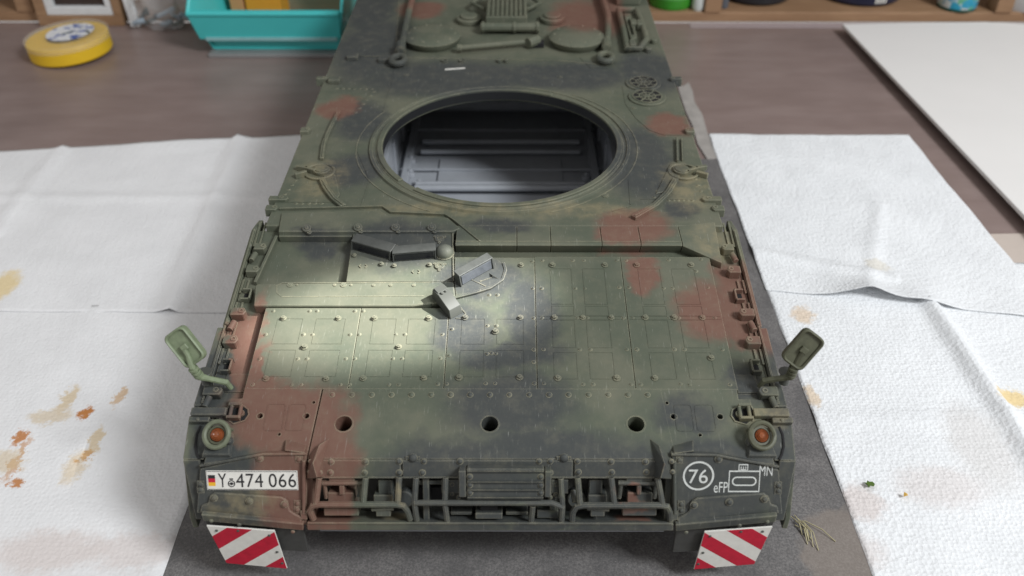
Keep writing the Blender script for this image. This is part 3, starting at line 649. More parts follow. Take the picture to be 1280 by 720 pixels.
# ------------------------------------------------------------------ nose: bolted plate, bays, guards, bumper
N = NOSE.px
b = B(); b.box(-6.62, 6.75, N(612, 658).y, 0, -1.5, -.95); part('bay_back', b, BAY_SHADE, T, NOSE.M, 0)
for x in (-6.62, -2.35, 2.35, 6.6): b = B(); b.box(x - .12, x + .12, N(612, 655).y, N(612, 597).y, -1.0, -.15); part('bay_divider', b, CAMO, T, NOSE.M, .03)
xs = [-6.6, N(502, 585).x, N(717, 585).x, 6.75]
for x0, x1 in zip(xs, xs[1:]):
    b = B(); b.box(x0 + .02, x1 - .02, N(612, 597).y, N(612, 575).y, -.9, .02); np_ = part('nose_plate', b, CAMO, T, NOSE.M, .035)
b = B(); b.strip(NOSE.pts([(388, 596.5), (838, 596.5)], .02), .06, 0, .06); part('nose_lip', b, CAMO, T, NOSE.M, .01)
for u, v in ((414, 577.5),(457, 577.5),(499, 577),(530, 577),(575, 577),(674, 577),(688, 577),(722, 577),(764, 577.5),(807, 577.5),(413, 591),(456, 591),(499, 591),(528, 591),(688, 591),(723, 590.5),(765, 590.5),(808, 590.5)):
    stud(RIVB, 'rivet', NOSE, u, v, lift=.02)
for u in (516, 705): p = NOSE.px(u, 573, .05); b = B(); b.dome(p.x, p.y, .0, .17, .14, 12, 4); b.strip([(p.x - .26, p.y), (p.x + .26, p.y)], .12, -.02, .03); part('nose_knob', b, CAMO, T, NOSE.M, 0)
# bumper ledge
b = B(); q = N(612, 652).y; b.hull([(x, y, z) for x in (-6.75, 6.8) for y, z in ((q, -.9), (q, .16), (q - .32, .10), (q - .36, -.9))]); part('bumper_ledge', b, CAMO, T, NOSE.M, .04)
b = B(); b.strip([(-6.7, q + .03), (6.75, q + .03)], .08, .05, .22); part('bumper_bead', b, CAMO, T, NOSE.M, .02)
def bar(parent, l, r_=.115, lift=.18, name='guard_bar'):
    pts = [(*N(u, v, z), z) for (u, v, *zz) in l for z in [(zz[0] if zz else lift)]]
    b = B(); b.tube(pts, r_, 8); return part(name, b, CAMO, parent, NOSE.M, 0)
gd = bar(T, [(392, 649, .1), (387, 638, .2), (391, 632, .3), (400, 630.5, .32), (495, 630.5, .32), (504, 632, .3), (509, 638, .2), (513, 649, .1)], .12, name='lamp_guard_frame')
for l in ([(399, 597), (395, 629, .3)], [(457, 597), (454, 630, .3)], [(499, 596), (497, 630, .3)]): bar(gd, l)
gd = bar(T, [(520, 597, .1), (518, 629, .3), (521, 650, .1)], .11, name='centre_guard_frame')
for l in ([(518, 628.5, .33), (690, 628.5, .33), (704, 634, .25)], [(557, 597, .1), (556, 629, .28), (559, 651, .1)], [(701, 598, .1), (703, 634, .25), (702, 651, .1)], [(666, 632, .25), (664, 651, .1)]): bar(gd, l, .11)
gd = bar(T, [(715, 650, .1), (716, 640, .2), (721, 633, .3), (730, 631.5, .32), (825, 631.5, .32), (834, 633, .3), (837, 640, .2), (838, 650, .1)], .12, name='lamp_guard_frame')
for l in ([(722, 597), (725, 630, .3)], [(764, 597), (768, 631, .3)], [(822, 597), (828, 631, .3)], [(717, 613, -.2), (719, 628, .05)]): bar(gd, l)
# ribbed box over the centre bay
p0, p1 = N(583, 586, .4), N(680, 622, .4)
b = B(); b.hull([(x, y, z) for x in (p0.x, p1.x) for y, z in ((p0.y, .15), (p0.y, .42), (p1.y, .42), (p1.y, -.6), (p0.y, -.6))]); cb = part('ribbed_box', b, CAMO, T, NOSE.M, .04)
for v in (588, 601.5, 611.5, 621):
    y = N(612, v, .44).y; b = B(); b.hull([(x, yy, z) for x in (p0.x + .03, p1.x - .03) for yy, z in ((y, .40), (y, .50), (y - .1, .46), (y - .12, .40))]); part('rib', b, CAMO, cb, NOSE.M, .01)
for x0, x1 in ((p0.x - .28, p0.x - .02), (p1.x + .02, p1.x + .26)):
    b = B(); b.hull([(x, y, z) for x in (x0, x1) for y, z in ((p0.y - .05, .0), (p0.y - .05, .5), (p1.y + .05, .5), (p1.y + .05, -.5))]); part('box_cheek', b, CAMO, cb, NOSE.M, .03)
for x0, x1 in ((p0.x - .95, p0.x - .3), (p1.x + .28, p1.x + .9)):
    b = B(); b.box(x0, x1, p1.y - .05, p0.y - .62, -.9, .0); wgp = part('box_wing', b, CAMO, cb, NOSE.M, .03)
for sx_, xx in ((-1, p0.x + .12), (1, p1.x - .12)):
    for v in (596, 606.5, 616): y = N(612, v, .44).y; put('rivet', RIVB, cb, NOSE.M @ Matrix.Translation((xx, y, .42)))
for u, v in ((565, 606), (565, 618), (573, 622), (688, 622), (695, 606), (695, 619)): stud(RIV, 'rivet', NOSE, u, v, cb, lift=.0)
# fittings inside the bays
def nb(name, u0, u1, v0, v1, z0, z1, mat=CAMO, parent=T, bevel=.03):
    a, c = N(u0, v1, z1), N(u1, v0, z1); b = B(); b.box(a.x, c.x, a.y, c.y, z0, z1); return part(name, b, mat, parent, NOSE.M, bevel)
for f in (-1, 1):
    m_ = lambda u: u if f < 0 else 1226 - u
    def nbm(name, u0, u1, *r): 
        u0, u1 = sorted((m_(u0), m_(u1))); return nb(name, u0, u1, *r)
    hl = nbm('headlight_cover', 410, 442, 616, 629, -.95, -.15); hb = nbm('cover_tab', 424, 430, 607, 619, -.9, -.02)
    nbm('cover_lip', 405, 448, 636, 645, -.95, .05)
    nbm('lamp_box', 473, 490, 600, 619, -.95, -.25); nbm('lamp_tray', 467, 491, 619, 629, -.95, -.1)
    nbm('cover_head', 411, 443, 597, 602, -.95, -.05)
    bar(T, [(m_(403), 604, -.05), (m_(453), 603.5, -.05)], .09, name='cover_hinge')
    for u in (405, 449): bar(T, [(m_(u), 601, -.1), (m_(u + 3), 622, -.25)], .08, name='cover_strut')
    nbm('bay_step', 470, 488, 637, 646, -.9, .12)
    bar(T, [(m_(465), 637, .1), (m_(492), 635.5, .16)], .07, name='step_rod')
    b = B(); a = N(m_(505), 625, -.5); b.cyl(a.x, a.y, -.95, -.5, .35, 16); part('lamp_stub', b, CAMO, T, NOSE.M, .04)
cz = nb('tow_pin', 594, 628, 641.5, 649, -.9, .1); nb('tow_jaw', 600, 622, 632, 641, -.95, -.1, DARK)
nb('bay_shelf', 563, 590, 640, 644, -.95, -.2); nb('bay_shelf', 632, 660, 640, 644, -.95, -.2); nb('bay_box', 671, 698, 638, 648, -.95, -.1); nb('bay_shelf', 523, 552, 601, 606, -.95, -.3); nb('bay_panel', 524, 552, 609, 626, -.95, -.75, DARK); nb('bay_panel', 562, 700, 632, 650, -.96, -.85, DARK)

# ------------------------------------------------------------------ number plate and painted markings
def textmesh(s, x0, x1, y0, y1, z, mat, name, parent, sec, flat=0.006, space=1.0):
    cu = bpy.data.curves.new('t', 'FONT'); cu.body = s; cu.extrude = flat / 2; cu.space_character = space; cu.resolution_u = 4
    ob = bpy.data.objects.new('t', cu); C.objects.link(ob); bpy.context.view_layer.update()
    me = bpy.data.meshes.new_from_object(ob.evaluated_get(bpy.context.evaluated_depsgraph_get()))
    bpy.data.objects.remove(ob); bpy.data.curves.remove(cu)
    ax = [v.co.x for v in me.vertices]; ay = [v.co.y for v in me.vertices]
    for v in me.vertices:
        v.co.x = x0 + (v.co.x - min(ax)) / (max(ax) - min(ax)) * (x1 - x0); v.co.y = y0 + (v.co.y - min(ay)) / (max(ay) - min(ay)) * (y1 - y0); v.co.z += z
    me.materials.clear(); me.materials.append(mat)
    return put(name, me, parent, sec.M)
a = [N(u, v, .05) for u, v in ((257, 588.5), (371.5, 588.5), (371.5, 612), (257, 613))]
pl0x, pl1x, pl0y, pl1y = a[0].x, a[1].x, (a[2].y + a[3].y) / 2, (a[0].y + a[1].y) / 2
b = B(); b.box(pl0x, pl1x, pl0y, pl1y, .0, .055); plate = part('number_plate', b, WHITE, T, NOSE.M, .008)
pw, ph = pl1x - pl0x, pl1y - pl0y
PX = lambda u: pl0x + pw * (u - 260) / (771 - 260); PY = lambda v: pl1y - ph * (v - 128) / (236 - 128)
b = B(); b.strip([(pl0x + .03, pl0y + .03), (pl1x - .03, pl0y + .03), (pl1x - .03, pl1y - .03), (pl0x + .03, pl1y - .03)], .02, .05, .06, True); part('plate_border', b, BLACKP, plate, NOSE.M, 0)
for v0, v1, mt in ((152, 171, BLACKP), (171, 193, REDP), (193, 213, GOLD)):
    b = B(); b.box(PX(271), PX(310), PY(v1), PY(v0), .05, .062); part('flag_stripe', b, mt, plate, NOSE.M, 0)
for s_, u0, u1 in (('Y', 327, 373), ('474', 426, 577), ('066', 609, 762)):
    textmesh(s_, PX(u0), PX(u1), PY(220), PY(143), .06, BLACKP, 'plate_lettering', plate, NOSE, space=1.05)
b = B(); b.box(PX(390), PX(410), PY(178), PY(170), .05, .062); b.lathe([(.10, .055), (.10, .064), (.135, .064), (.135, .055)], 20, PX(400), PY(200), closed=True); b.cyl(PX(400), PY(200), .055, .064, .06, 8); b.box(PX(387), PX(413), PY(203), PY(197), .055, .063); part('plate_seal', b, BLACKP, plate, NOSE.M, 0)
# unit markings on the right fender
Q = lambda u, v: N(780 + u / 4.5, 560 + v / 4.5, .03)
cen = Q(419, 157); rad = (Q(507, 157).x - Q(331, 157).x) / 2
b = B(); b.lathe([(rad - .07, .02), (rad - .07, .03), (rad, .03), (rad, .02)], 40, cen.x, cen.y, closed=True); mk = part('marking_circle', b, DECAL, T, NOSE.M, 0)
def qt(s_, u0, u1, v0, v1, **k): a, c = Q(u0, v1), Q(u1, v0); textmesh(s_, a.x, c.x, a.y, c.y, .026, DECAL, 'marking_lettering', T, NOSE, **k)
qt('76', 362, 474, 121, 199); qt('eFP', 504, 586, 192, 251); qt('MN', 760, 838, 100, 156)
b = B()
def qr(u0, u1, v0, v1, wd=.06): p, q = Q(u0, v0), Q(u1, v1); b.strip([(p.x, p.y), (q.x, p.y), (q.x, q.y), (p.x, q.y)], wd, .021, .03, True)
qr(594, 758, 131, 245); qr(648, 695, 94, 127, .05)
p, q = Q(612, 165), Q(740, 210); b.strip(rrect(p.x, q.x, q.y, p.y, (p.y - q.y) / 2 - .005, 6), .05, .021, .03, True)
p, q = Q(660, 105), Q(684, 122); b.strip([(p.x, p.y), (p.x, q.y), (q.x, q.y), (q.x, p.y)], .035, .021, .03); b.strip([((p.x + q.x) / 2, p.y), ((p.x + q.x) / 2, q.y)], .03, .021, .03)
part('marking_symbol', b, DECAL, T, NOSE.M, 0)

# ------------------------------------------------------------------ deck details
D = DECK.px
def dstrip(name, l, wd, h, z0=-.01, parent=T, bevel=.03): b = B(); b.strip(DECK.pts(l, h), wd, z0, h); return part(name, b, CAMO, parent, DECK.M, bevel)
r1 = dstrip('deck_rail', [(423, 138), (416, 151), (409, 166), (404, 180), (402, 197)], .22, .18)
dstrip('rail_groove', [(422, 140), (414, 154), (407, 170), (403, 195)], .05, .23, parent=r1, bevel=0)
r2 = dstrip('deck_rail', [(402, 222), (407, 233), (416, 245), (429, 256)], .30, .2); dstrip('rail_groove', [(403, 224), (409, 235), (418, 247), (429, 255)], .06, .25, parent=r2, bevel=0)
r3 = dstrip('deck_rail', [(845, 222), (836, 238), (820, 254), (792, 270)], .30, .2); dstrip('rail_groove', [(845, 224), (834, 241), (818, 256), (794, 269)], .06, .25, parent=r3, bevel=0)
dstrip('deck_rail', [(846, 171), (847, 199)], .10, .2); dstrip('deck_rail', [(852, 172), (853, 199)], .07, .14)
for u, v, r_ in ((402, 211, .42), (852, 211, .42)):
    a = D(u, v, .2); b = B(); b.cyl(a.x, a.y, 0, .2, r_, 24); b.cyl(a.x, a.y, .2, .26, r_ * .8, 24); hub = part('deck_hub', b, CAMO, T, DECK.M, .02)
    sg = -1 if u < 620 else 1
    b = B(); b.lathe([(.66, 0), (.66, .12), (.78, .12), (.78, 0)], 28, a.x + .1 * sg, a.y - .05, closed=True); part('hub_ring', b, CAMO, hub, DECK.M, .02)
    for dx, dy, rt_ in ((.55, -.05, .5), (.95, -.45, -.5), (1.0, .15, .3)):
        n_ = Matrix.Translation((a.x + dx * sg, a.y + dy, 0)) @ Matrix.Rotation(rt_ * sg, 4, 'Z'); b = B(); b.box(-.3, .3, -.09, .09, 0, .28); part('hub_clamp', b, CAMO, hub, DECK.M @ n_, .02)
b = B(); l = [D(411, 205), D(417, 213), D(424, 244), D(420, 250)]; b.prism([D(403, 226), D(412, 207), D(417, 210), D(425, 245), D(420, 250)], 0, .07); part('hub_gusset', b, CAMO, T, DECK.M, .02)
b = B(); b.prism([D(820, 243), D(838, 206), D(843, 207), D(850, 220), D(835, 240)], 0, .07); part('hub_gusset', b, CAMO, T, DECK.M, .02)
b = B()
for l in ([(445, 185), (462, 225), (450, 262)], [(497, 66), (490, 100), (478, 140)], [(778, 107), (782, 130), (795, 148), (812, 163), (830, 169), (862, 169)], [(786, 225), (788, 256)], [(765, 264), (788, 258)], [(725, 72), (738, 85), (760, 86)]):
    b.strip(DECK.pts(l), .05, -.01, .025)
for l in ([(345, 253), (420, 253)], [(418, 110), (465, 112)], [(465, 112), (440, 142)], [(865, 250), (800, 249)]):
    b.strip(DECK.pts(l), .04, -.01, .02)
o = part('weld_lines', b, CAMO2, T, DECK.M, 0); o['kind'] = 'stuff'
for l, n_ in (((370, 254, 402, 254), 5), ((422, 110, 465, 111), 7), ((468, 114, 445, 140), 6), ((866, 250, 836, 250), 6), ((370, 225, 352, 248), 5), ((818, 246, 838, 208), 6), ((866, 216, 880, 246), 5)):
    for i in range(n_): t = i / (n_ - 1); stud(RIV, 'rivet', DECK, l[0] + (l[2] - l[0]) * t, l[1] + (l[3] - l[1]) * t)
# grilles
def grille(u, v, r_):
    a = D(u, v, .1); b = B(); b.cyl(a.x, a.y, 0, .10, r_ + .22, 36); g = part('vent_grille', b, CAMO, T, DECK.M, .03)
    b = B(); b.cyl(a.x, a.y, .09, .108, r_, 32); part('grille_void', b, DARK, g, DECK.M, 0)
    for ra, rb in ((.0, .17), (.50, .57), (.93, 1.0)):
        b = B(); b.lathe([(ra * r_ + .001, .1), (ra * r_ + .001, .15), (rb * r_, .15), (rb * r_, .1)], 32, a.x, a.y, closed=True); part('grille_ring', b, CAMO, g, DECK.M, 0)
    for k in range(8):
        t = k * math.pi / 4 + .2; b = B(); b.strip([(a.x + .15 * r_ * math.cos(t), a.y + .15 * r_ * math.sin(t)), (a.x + .9 * r_ * math.cos(t), a.y + .9 * r_ * math.sin(t))], 0.09 * r_, .1, .145); part('grille_spoke', b, CAMO, g, DECK.M, 0)
grille(804, 103, .82); grille(809, 120.5, .86)
# engine deck: covers, tools, tow cables, rack
for u, v, r_ in ((540, 44, 1.85), (721, 45, 1.80)):
    a = D(u, v, .5); b = B(); b.lathe([(0.001, .72), (r_ * .55, .70), (r_ * .88, .62), (r_, .48), (r_ * .98, .30), (r_ * .86, .0)], 44, a.x, a.y); cv = part('engine_cover', b, CAMO, T, DECK.M, 0)
    for k in range(10): t = k * .628; b = B(); b.dome(a.x + r_ * .8 * math.cos(t), a.y + r_ * .8 * math.sin(t), .64, .09, .05, 8, 2); part('cover_bolt', b, CAMO, cv, DECK.M, 0)
for u, v in ((586, 22), (690, 21)):
    a = D(u, v, .3); b = B(); b.cyl(a.x, a.y, 0, .35, .85, 24); b.cyl(a.x, a.y, .35, .5, .6, 20); part('filler_cover', b, CAMO, T, DECK.M, .06)
def dtube(name, l, r_, z, parent=T, mat=CAMO, n=10): b = B(); b.tube([(*D(u, v, zz), zz) for (u, v, *k) in l for zz in [k[0] if k else z]], r_, n); return part(name, b, mat, parent, DECK.M, 0)
cyl_ = dtube('fire_tube', [(601, 34), (670, 34)], .30, .45)
for u in (604, 643, 672): dtube('tube_clamp', [(u - 1.5, 34), (u + 1.5, 34)], .38, .45, cyl_)
rod = dtube('tool_handle', [(575, 60), (662, 52)], .17, .35)
dtube('tool_head', [(660, 54, .4), (672, 50, .4)], .33, .4, rod); dtube('tool_foot', [(572, 60), (577, 60)], .24, .35, rod)
b = B(); a = D(670, 58); b.box(a.x - .5, a.x + .5, a.y - .3, a.y + .3, 0, .35); part('tool_clip', b, DARK, rod, DECK.M, .05)
for u, v in ((556, 77), (578, 77)): a = D(u, v); b = B(); b.lathe([(.12, 0), (.12, .12), (.22, .12), (.22, 0)], 14, a.x, a.y, closed=True); part('deck_eye', b, CAMO, T, DECK.M, 0)
for u in (624, 633): a = D(u, 78); b = B(); b.box(a.x - .09, a.x + .09, a.y - .18, a.y + .18, 0, .25); part('deck_lug', b, CAMO, T, DECK.M, .03)
a = D(569, 87); b = B(); b.prism([(a.x - .62, a.y - .1), (a.x + .58, a.y + .12), (a.x + .6, a.y + .22), (a.x - .6, a.y + .02)], 0, .05); part('bare_strip', b, WHITE, T, DECK.M, 0)
def cable(l, eye):
    c_ = dtube('tow_cable', l, .22, .45)
    a = D(*eye, .3); b = B(); b.tube([(a.x + .42 * math.cos(t), a.y - .1 + .6 * math.sin(t), .3) for t in [2 * math.pi * i / 20 for i in range(20)]], .2, 8, True); part('cable_eye', b, CAMO, c_, DECK.M, 0)
    dtube('cable_collar', [(l[-1][0], l[-1][1] - 8, .42), (l[-1][0], l[-1][1], .4)], .32, .4, c_)
cable([(524, -30), (516, -4), (510, 20), (505, 45), (501, 64)], (498, 74)); dtube('cable_tray', [(518, -10, .1), (512, 12, .1), (505, 40, .1)], .12, .1)
cable([(742, -30), (752, -5), (760, 20), (760, 40), (758, 60)], (757, 71))
# tool frame at right rear
fr_ = dtube('tool_rack', [(773, 12, .3), (780, 40, .3), (784, 62, .3), (800, 60, .3), (808, 50, .3), (806, 40, .3)], .20, .3)
dtube('rack_bar', [(772, 12, .3), (795, 12, .3), (803, 30, .3), (806, 42, .3)], .18, .3, fr_)
b = B(); b.prism([D(779, 22), D(788, 22), D(796, 52), D(788, 55)], 0, .3, holes=[[D(783, 28), D(787, 28), D(792, 48), D(789, 49)]]); part('rack_blade', b, CAMO, fr_, DECK.M, .05)
for u, v in ((791, 35), (799, 36), (790, 62)): a = D(u, v); b = B(); b.box(a.x - .2, a.x + .2, a.y - .4, a.y + .4, 0, .5); part('rack_clip', b, CAMO, fr_, DECK.M, .05)
for u, v in ((777, 2), (790, 2)): a = D(u, v); b = B(); b.box(a.x - .5, a.x + .5, a.y - .8, a.y + .8, 0, .7); part('tool_block', b, CAMO, T, DECK.M, .08)
for u, v in ((810, 65), (817, 54)): a = D(u, v); b = B(); b.cyl(a.x, a.y, 0, .3, .22, 12); part('deck_stud', b, CAMO, T, DECK.M, .04)
# slatted box with fold-out legs at the rear centre
a, c = D(607, 19, 1.2), D(658, -14, 1.2)
b = B(); b.box(a.x, c.x, a.y, c.y, .35, 1.1); rk = part('slatted_box', b, CAMO, T, DECK.M, .05)
nsl = 9
for k in range(nsl): x = a.x + (c.x - a.x) * (k + .5) / nsl; b = B(); b.box(x - .07, x + .07, a.y + .05, c.y, 1.1, 1.22); part('slat', b, CAMO, rk, DECK.M, .02)
dtube('box_leg', [(620, 24, .2), (633, 31, .2), (646, 24, .2)], .13, .2, rk); dtube('box_leg', [(606, 12, .7), (590, 4, .5), (604, -5, .7)], .13, .5, rk); dtube('box_leg', [(658, 12, .7), (675, 4, .5), (660, -6, .7)], .13, .5, rk)
# left rear hinge line and hatch panel
b = B(); b.strip(DECK.pts([(436, 70), (494, 72)]), .09, -.01, .06); b.strip(DECK.pts([(499, 0), (494, 72)]), .07, -.01, .05); b.strip(DECK.pts([(495, 72), (700, 76), (760, 82)]), .06, -.01, .03); part('engine_deck_edge', b, CAMO, T, DECK.M, 0)
for u, v in ((441, 70), (480, 73), (418, 99)): a = D(u, v, .2); b = B(); b.box(a.x - .35, a.x + .35, a.y - .28, a.y + .28, -.02, .28); part('deck_hinge', b, CAMO, T, DECK.M, .05)
for u, v in ((757, 245), (792, 135), (508, 94), (700, 96)): a = D(u, v); b = B(); b.cyl(a.x, a.y, -.01, .03, .17, 16); b.cyl(a.x, a.y, .03, .05, .09, 10); part('deck_plug', b, CAMO, T, DECK.M, 0)

# ------------------------------------------------------------------ bench, mat, paper
def wood(name, c0, c1, sc_, rough=.5, spec=.4, grain=(1.0, 9.0, 9.0), bump=.1):
    k = NT(name); P = k.pos(); n = k.noise(k.scaled(P, grain), sc_, 6, .62); m2 = k.noise(P, .12, 3); fine = k.noise(P, 14, 3)
    col = k.mix(k.rng(n, .15, .85), c0, c1); col = k.mix(k.math('MULTIPLY', k.rng(m2, .4, .7), .35), col, tuple(c * .72 for c in c0))
    col = k.mix(k.math('MULTIPLY', k.rng(fine, .62, .8), .25), col, (.5, .48, .46)); k.l(col, k.p.inputs['Base Color'])
    k.p.inputs['Roughness'].default_value = rough; k.p.inputs['Specular IOR Level'].default_value = spec; k.bump(n, bump, .05); return k.m
BENCH = wood('bench_laminate', (.225, .166, .152), (.290, .224, .208), .16, .38, grain=(1, 4, 4))
PINE = wood('pine_wood', (.27, .155, .085), (.40, .245, .14), .3, .55)
b = B(); b.box(-75, 75, -45, 38.2, -2, 0); o = part('bench_top', b, BENCH, None, IDM, .05); o['kind'] = 'structure'
b = B(); b.box(17, 75, 36.9, 38.1, .004, .05); part('edge_strip', b, simple('edge_strip_grey', (.36, .30, .31), .4), o, IDM, .01)

k = NT('sprayed_mat'); P = k.pos(); n1 = k.noise(P, 11, 4, .75); n2 = k.noise(P, .35, 3, .6); n3 = k.noise(P, 30, 2)
col = k.mix(k.rng(n1, .35, .7), (.105, .10, .10), (.215, .205, .20)); col = k.mix(k.math('MULTIPLY', k.rng(n2, .42, .62), .5), col, (.075, .073, .075)); col = k.mix(k.rng(n3, .70, .76), col, (.5, .48, .45))
cpos = on_plane(1050, 700); d = k.vmath('SUBTRACT', k.vmath('ADD', P, k.scaled(k.noise(P, 1.2, 4, col=True), (2.6, 2.6, 0))).outputs[0], (cpos.x + 2.0, cpos.y + 1.2, 0)).outputs[0]
ln = k.n('ShaderNodeVectorMath', operation='LENGTH'); k.l(k.scaled(d, (.45, .38, 0)), ln.inputs[0]); col = k.mix(k.math('MULTIPLY', k.rng(ln.outputs['Value'], 1.12, .8), .5), col, (.26, .215, .18))
k.l(col, k.p.inputs['Base Color']); k.p.inputs['Roughness'].default_value = .7; k.bump(k.math('ADD', n1, n3), .35, .04); MAT = k.m
b = B(); b.box(-13.05, 15.7, -30, 12.7, 0.004, .06); tag(part('cutting_mat', b, MAT, None, IDM, .01), 'dark grey paint-dusted mat lying on the bench beneath the tank hull', 'mat')

def paper(name, emb, stains, tint=(.82, .83, .85)):
    k = NT(name); P = k.pos()
    r_ = k.n('ShaderNodeTexWave', wave_type='RINGS', rings_direction='SPHERICAL'); k.l(k.scaled(k.vmath('ADD', P, (-21.0, -8.0, 0)).outputs[0], (1, 1, 0)), r_.inputs['Vector']); r_.inputs['Scale'].default_value = .55; r_.inputs['Distortion'].default_value = 2.5; r_.inputs['Detail'].default_value = 1.5
    v_ = k.n('ShaderNodeTexVoronoi'); k.l(k.scaled(P, (1, 1, 0)), v_.inputs['Vector']); v_.inputs['Scale'].default_value = 5.2; v_.inputs['Randomness'].default_value = .65
    wv = k.n('ShaderNodeTexWave', wave_type='BANDS', bands_direction='DIAGONAL'); k.l(k.scaled(P, (1, 1, 0)), wv.inputs['Vector']); wv.inputs['Scale'].default_value = .62; wv.inputs['Distortion'].default_value = 3.0; wv.inputs['Detail'].default_value = 2; wv.inputs['Detail Scale'].default_value = .35
    fine = k.noise(P, 16, 4, .8); h = k.math('ADD', k.math('ADD', k.math('MULTIPLY', r_.outputs['Fac'], .12), k.math('MULTIPLY', wv.outputs['Fac'], .16)), k.math('ADD', k.math('MULTIPLY', v_.outputs['Distance'], .75), k.math('MULTIPLY', fine, .5)))
    col = k.mix(k.rng(k.noise(P, .3, 4), .3, .7), tint, tuple(c * .94 for c in tint)); col = k.mix(k.math('MULTIPLY', k.rng(fine, .35, .2), .3), col, (.55, .55, .56))
    wob = k.scaled(k.vmath('SUBTRACT', k.noise(P, 2.2, 5, .7, col=True), (.5, .5, .5)).outputs[0], (1.5, 1.5, 0)); Qp = k.vmath('ADD', P, wob).outputs[0]
    for u, v, ru, rv, c_, a_ in stains:
        p = on_plane(u, v); rx = ru * (CAM - p).length / FPX; ry = (on_plane(u, v - rv) - on_plane(u, v + rv)).length / 2
        ln = k.n('ShaderNodeVectorMath', operation='LENGTH'); k.l(k.scaled(k.vmath('SUBTRACT', Qp, (p.x, p.y, 0)).outputs[0], (1 / rx, 1 / ry, 0)), ln.inputs[0])
        col = k.mix(k.math('MULTIPLY', k.rng(ln.outputs['Value'], 1.1, .5), a_), col, c_)
    k.l(col, k.p.inputs['Base Color']); k.p.inputs['Roughness'].default_value = .9; k.p.inputs['Specular IOR Level'].default_value = .1; k.bump(h, emb, .12); return k.m
OR, YE, PK = (.50, .19, .04), (.62, .47, .26), (.62, .52, .48)
PAPL = paper('paper_left', .36, [(4, 360, 18, 22, (.75, .58, .28), .8), (26, 548, 8, 12, OR, .9), (24, 575, 6, 30, (.55, .28, .12), .7), (22, 604, 9, 9, OR, .9), (106, 518, 8, 9, OR, .95), (107, 572, 7, 8, OR, .9), (120, 553, 8, 20, YE, .7), (150, 498, 7, 14, (.58, .36, .16), .7), (86, 500, 10, 18, YE, .7), (64, 522, 26, 10, YE, .55), (95, 585, 14, 24, YE, .55), (8, 580, 24, 16, YE, .55), (60, 690, 70, 30, PK, .5), (170, 690, 60, 26, PK, .45)], (.80, .80, .81))
PAPR = paper('paper_right', .60, [(1003, 395, 16, 12, (.72, .55, .38), .7), (1095, 335, 16, 10, (.66, .60, .48), .5), (1264, 500, 22, 14, (.78, .58, .24), .8), (1015, 497, 10, 16, (.68, .52, .34), .7), (1075, 630, 34, 26, PK, .55), (1175, 610, 60, 30, PK, .35), (1060, 690, 50, 30, PK, .4), (1225, 560, 40, 60, (.60, .56, .53), .4)], (.835, .852, .872))
CREASE = simple('paper_edge', (.8, .8, .8), .9)
def sheet(name, label, corners, hf, mat, nx=70, ny=70, jag=.05, group='paper towels spread on the bench', th=.02):
    bm = bmesh.new(); g = []
    c = [Vector(p) for p in corners]                      # near-left, near-right, far-right, far-left
    for j in range(ny + 1):
        row = []
        for i in range(nx + 1):
            s_, t = i / nx, j / ny
            p = c[0].lerp(c[1], s_).lerp(c[3].lerp(c[2], s_), t)
            jx = jag * noise.noise((p.x * .5, p.y * .5, 3.1)) ; jy = jag * 1.6 * noise.noise((p.x * .22, p.y * .3, 9.1))
            row.append(bm.verts.new((p.x + jx, p.y + jy, max(.075, .085 + .07 * noise.noise((p.x * .28, p.y * .28, 1.7)) + .035 * noise.noise((p.x * .9, p.y * .7, 5.2)) + hf(p.x, p.y, s_, t)))))
        g.append(row)
    for j in range(ny):
        for i in range(nx): bm.faces.new((g[j][i], g[j][i + 1], g[j + 1][i + 1], g[j + 1][i]))
    me = bpy.data.meshes.new(name); bm.to_mesh(me); bm.free(); me.materials.append(mat); me.shade_smooth()
    o = put(name, me); m = o.modifiers.new('thickness', 'SOLIDIFY'); m.thickness = th; m.offset = -1
    return tag(o, label, 'paper towel', group)
def bumpf(x, c, wd): return math.exp(-((x - c) / wd) ** 2)
def ridge(x, y, a, c, wd):                                # height profile across the line a-c
    d = Vector((c[0] - a[0], c[1] - a[1])); L = d.length; d /= L; q = Vector((x - a[0], y - a[1])); t = q.dot(d) / L
    e = abs(q.x * d.y - q.y * d.x); return math.exp(-(e / wd) ** 2) * (1 if -.1 < t < 1.1 else 0)
L0 = on_plane
# left pair
def h_lf(x, y, s, t): return .06 * bumpf(x, -22, .6)
sheet('paper_towel', 'white paper towel with rusty orange streaks, left of the tank nose', [(-50, -27.5, 0), (-12.95, -24, 0), (-12.95, -3.6, 0), (-46, -3.9, 0)], h_lf, PAPL)
FA, FB = on_plane(300, 175), on_plane(215, 385)
FC, FD = on_plane(75, 190), on_plane(0, 285)
def h_lb(x, y, s, t): return .05 + .34 * ridge(x, y, FA, FB, .40) + .25 * ridge(x, y, FC, FD, .4) + .10 * bumpf(y, 7.5, .5) + .35 * max(0, t - .9) * 10 * bumpf(x, -22, 4) * .5 - .09 * t
sheet('paper_towel', 'creased clean white paper towel behind the left wing mirror, its far edge on bare bench', [(-46, -4.1, 0), (-12.95, -4.3, 0), (-12.9, 16.3, 0), (-48, 12.2, 0)], h_lb, PAPL)
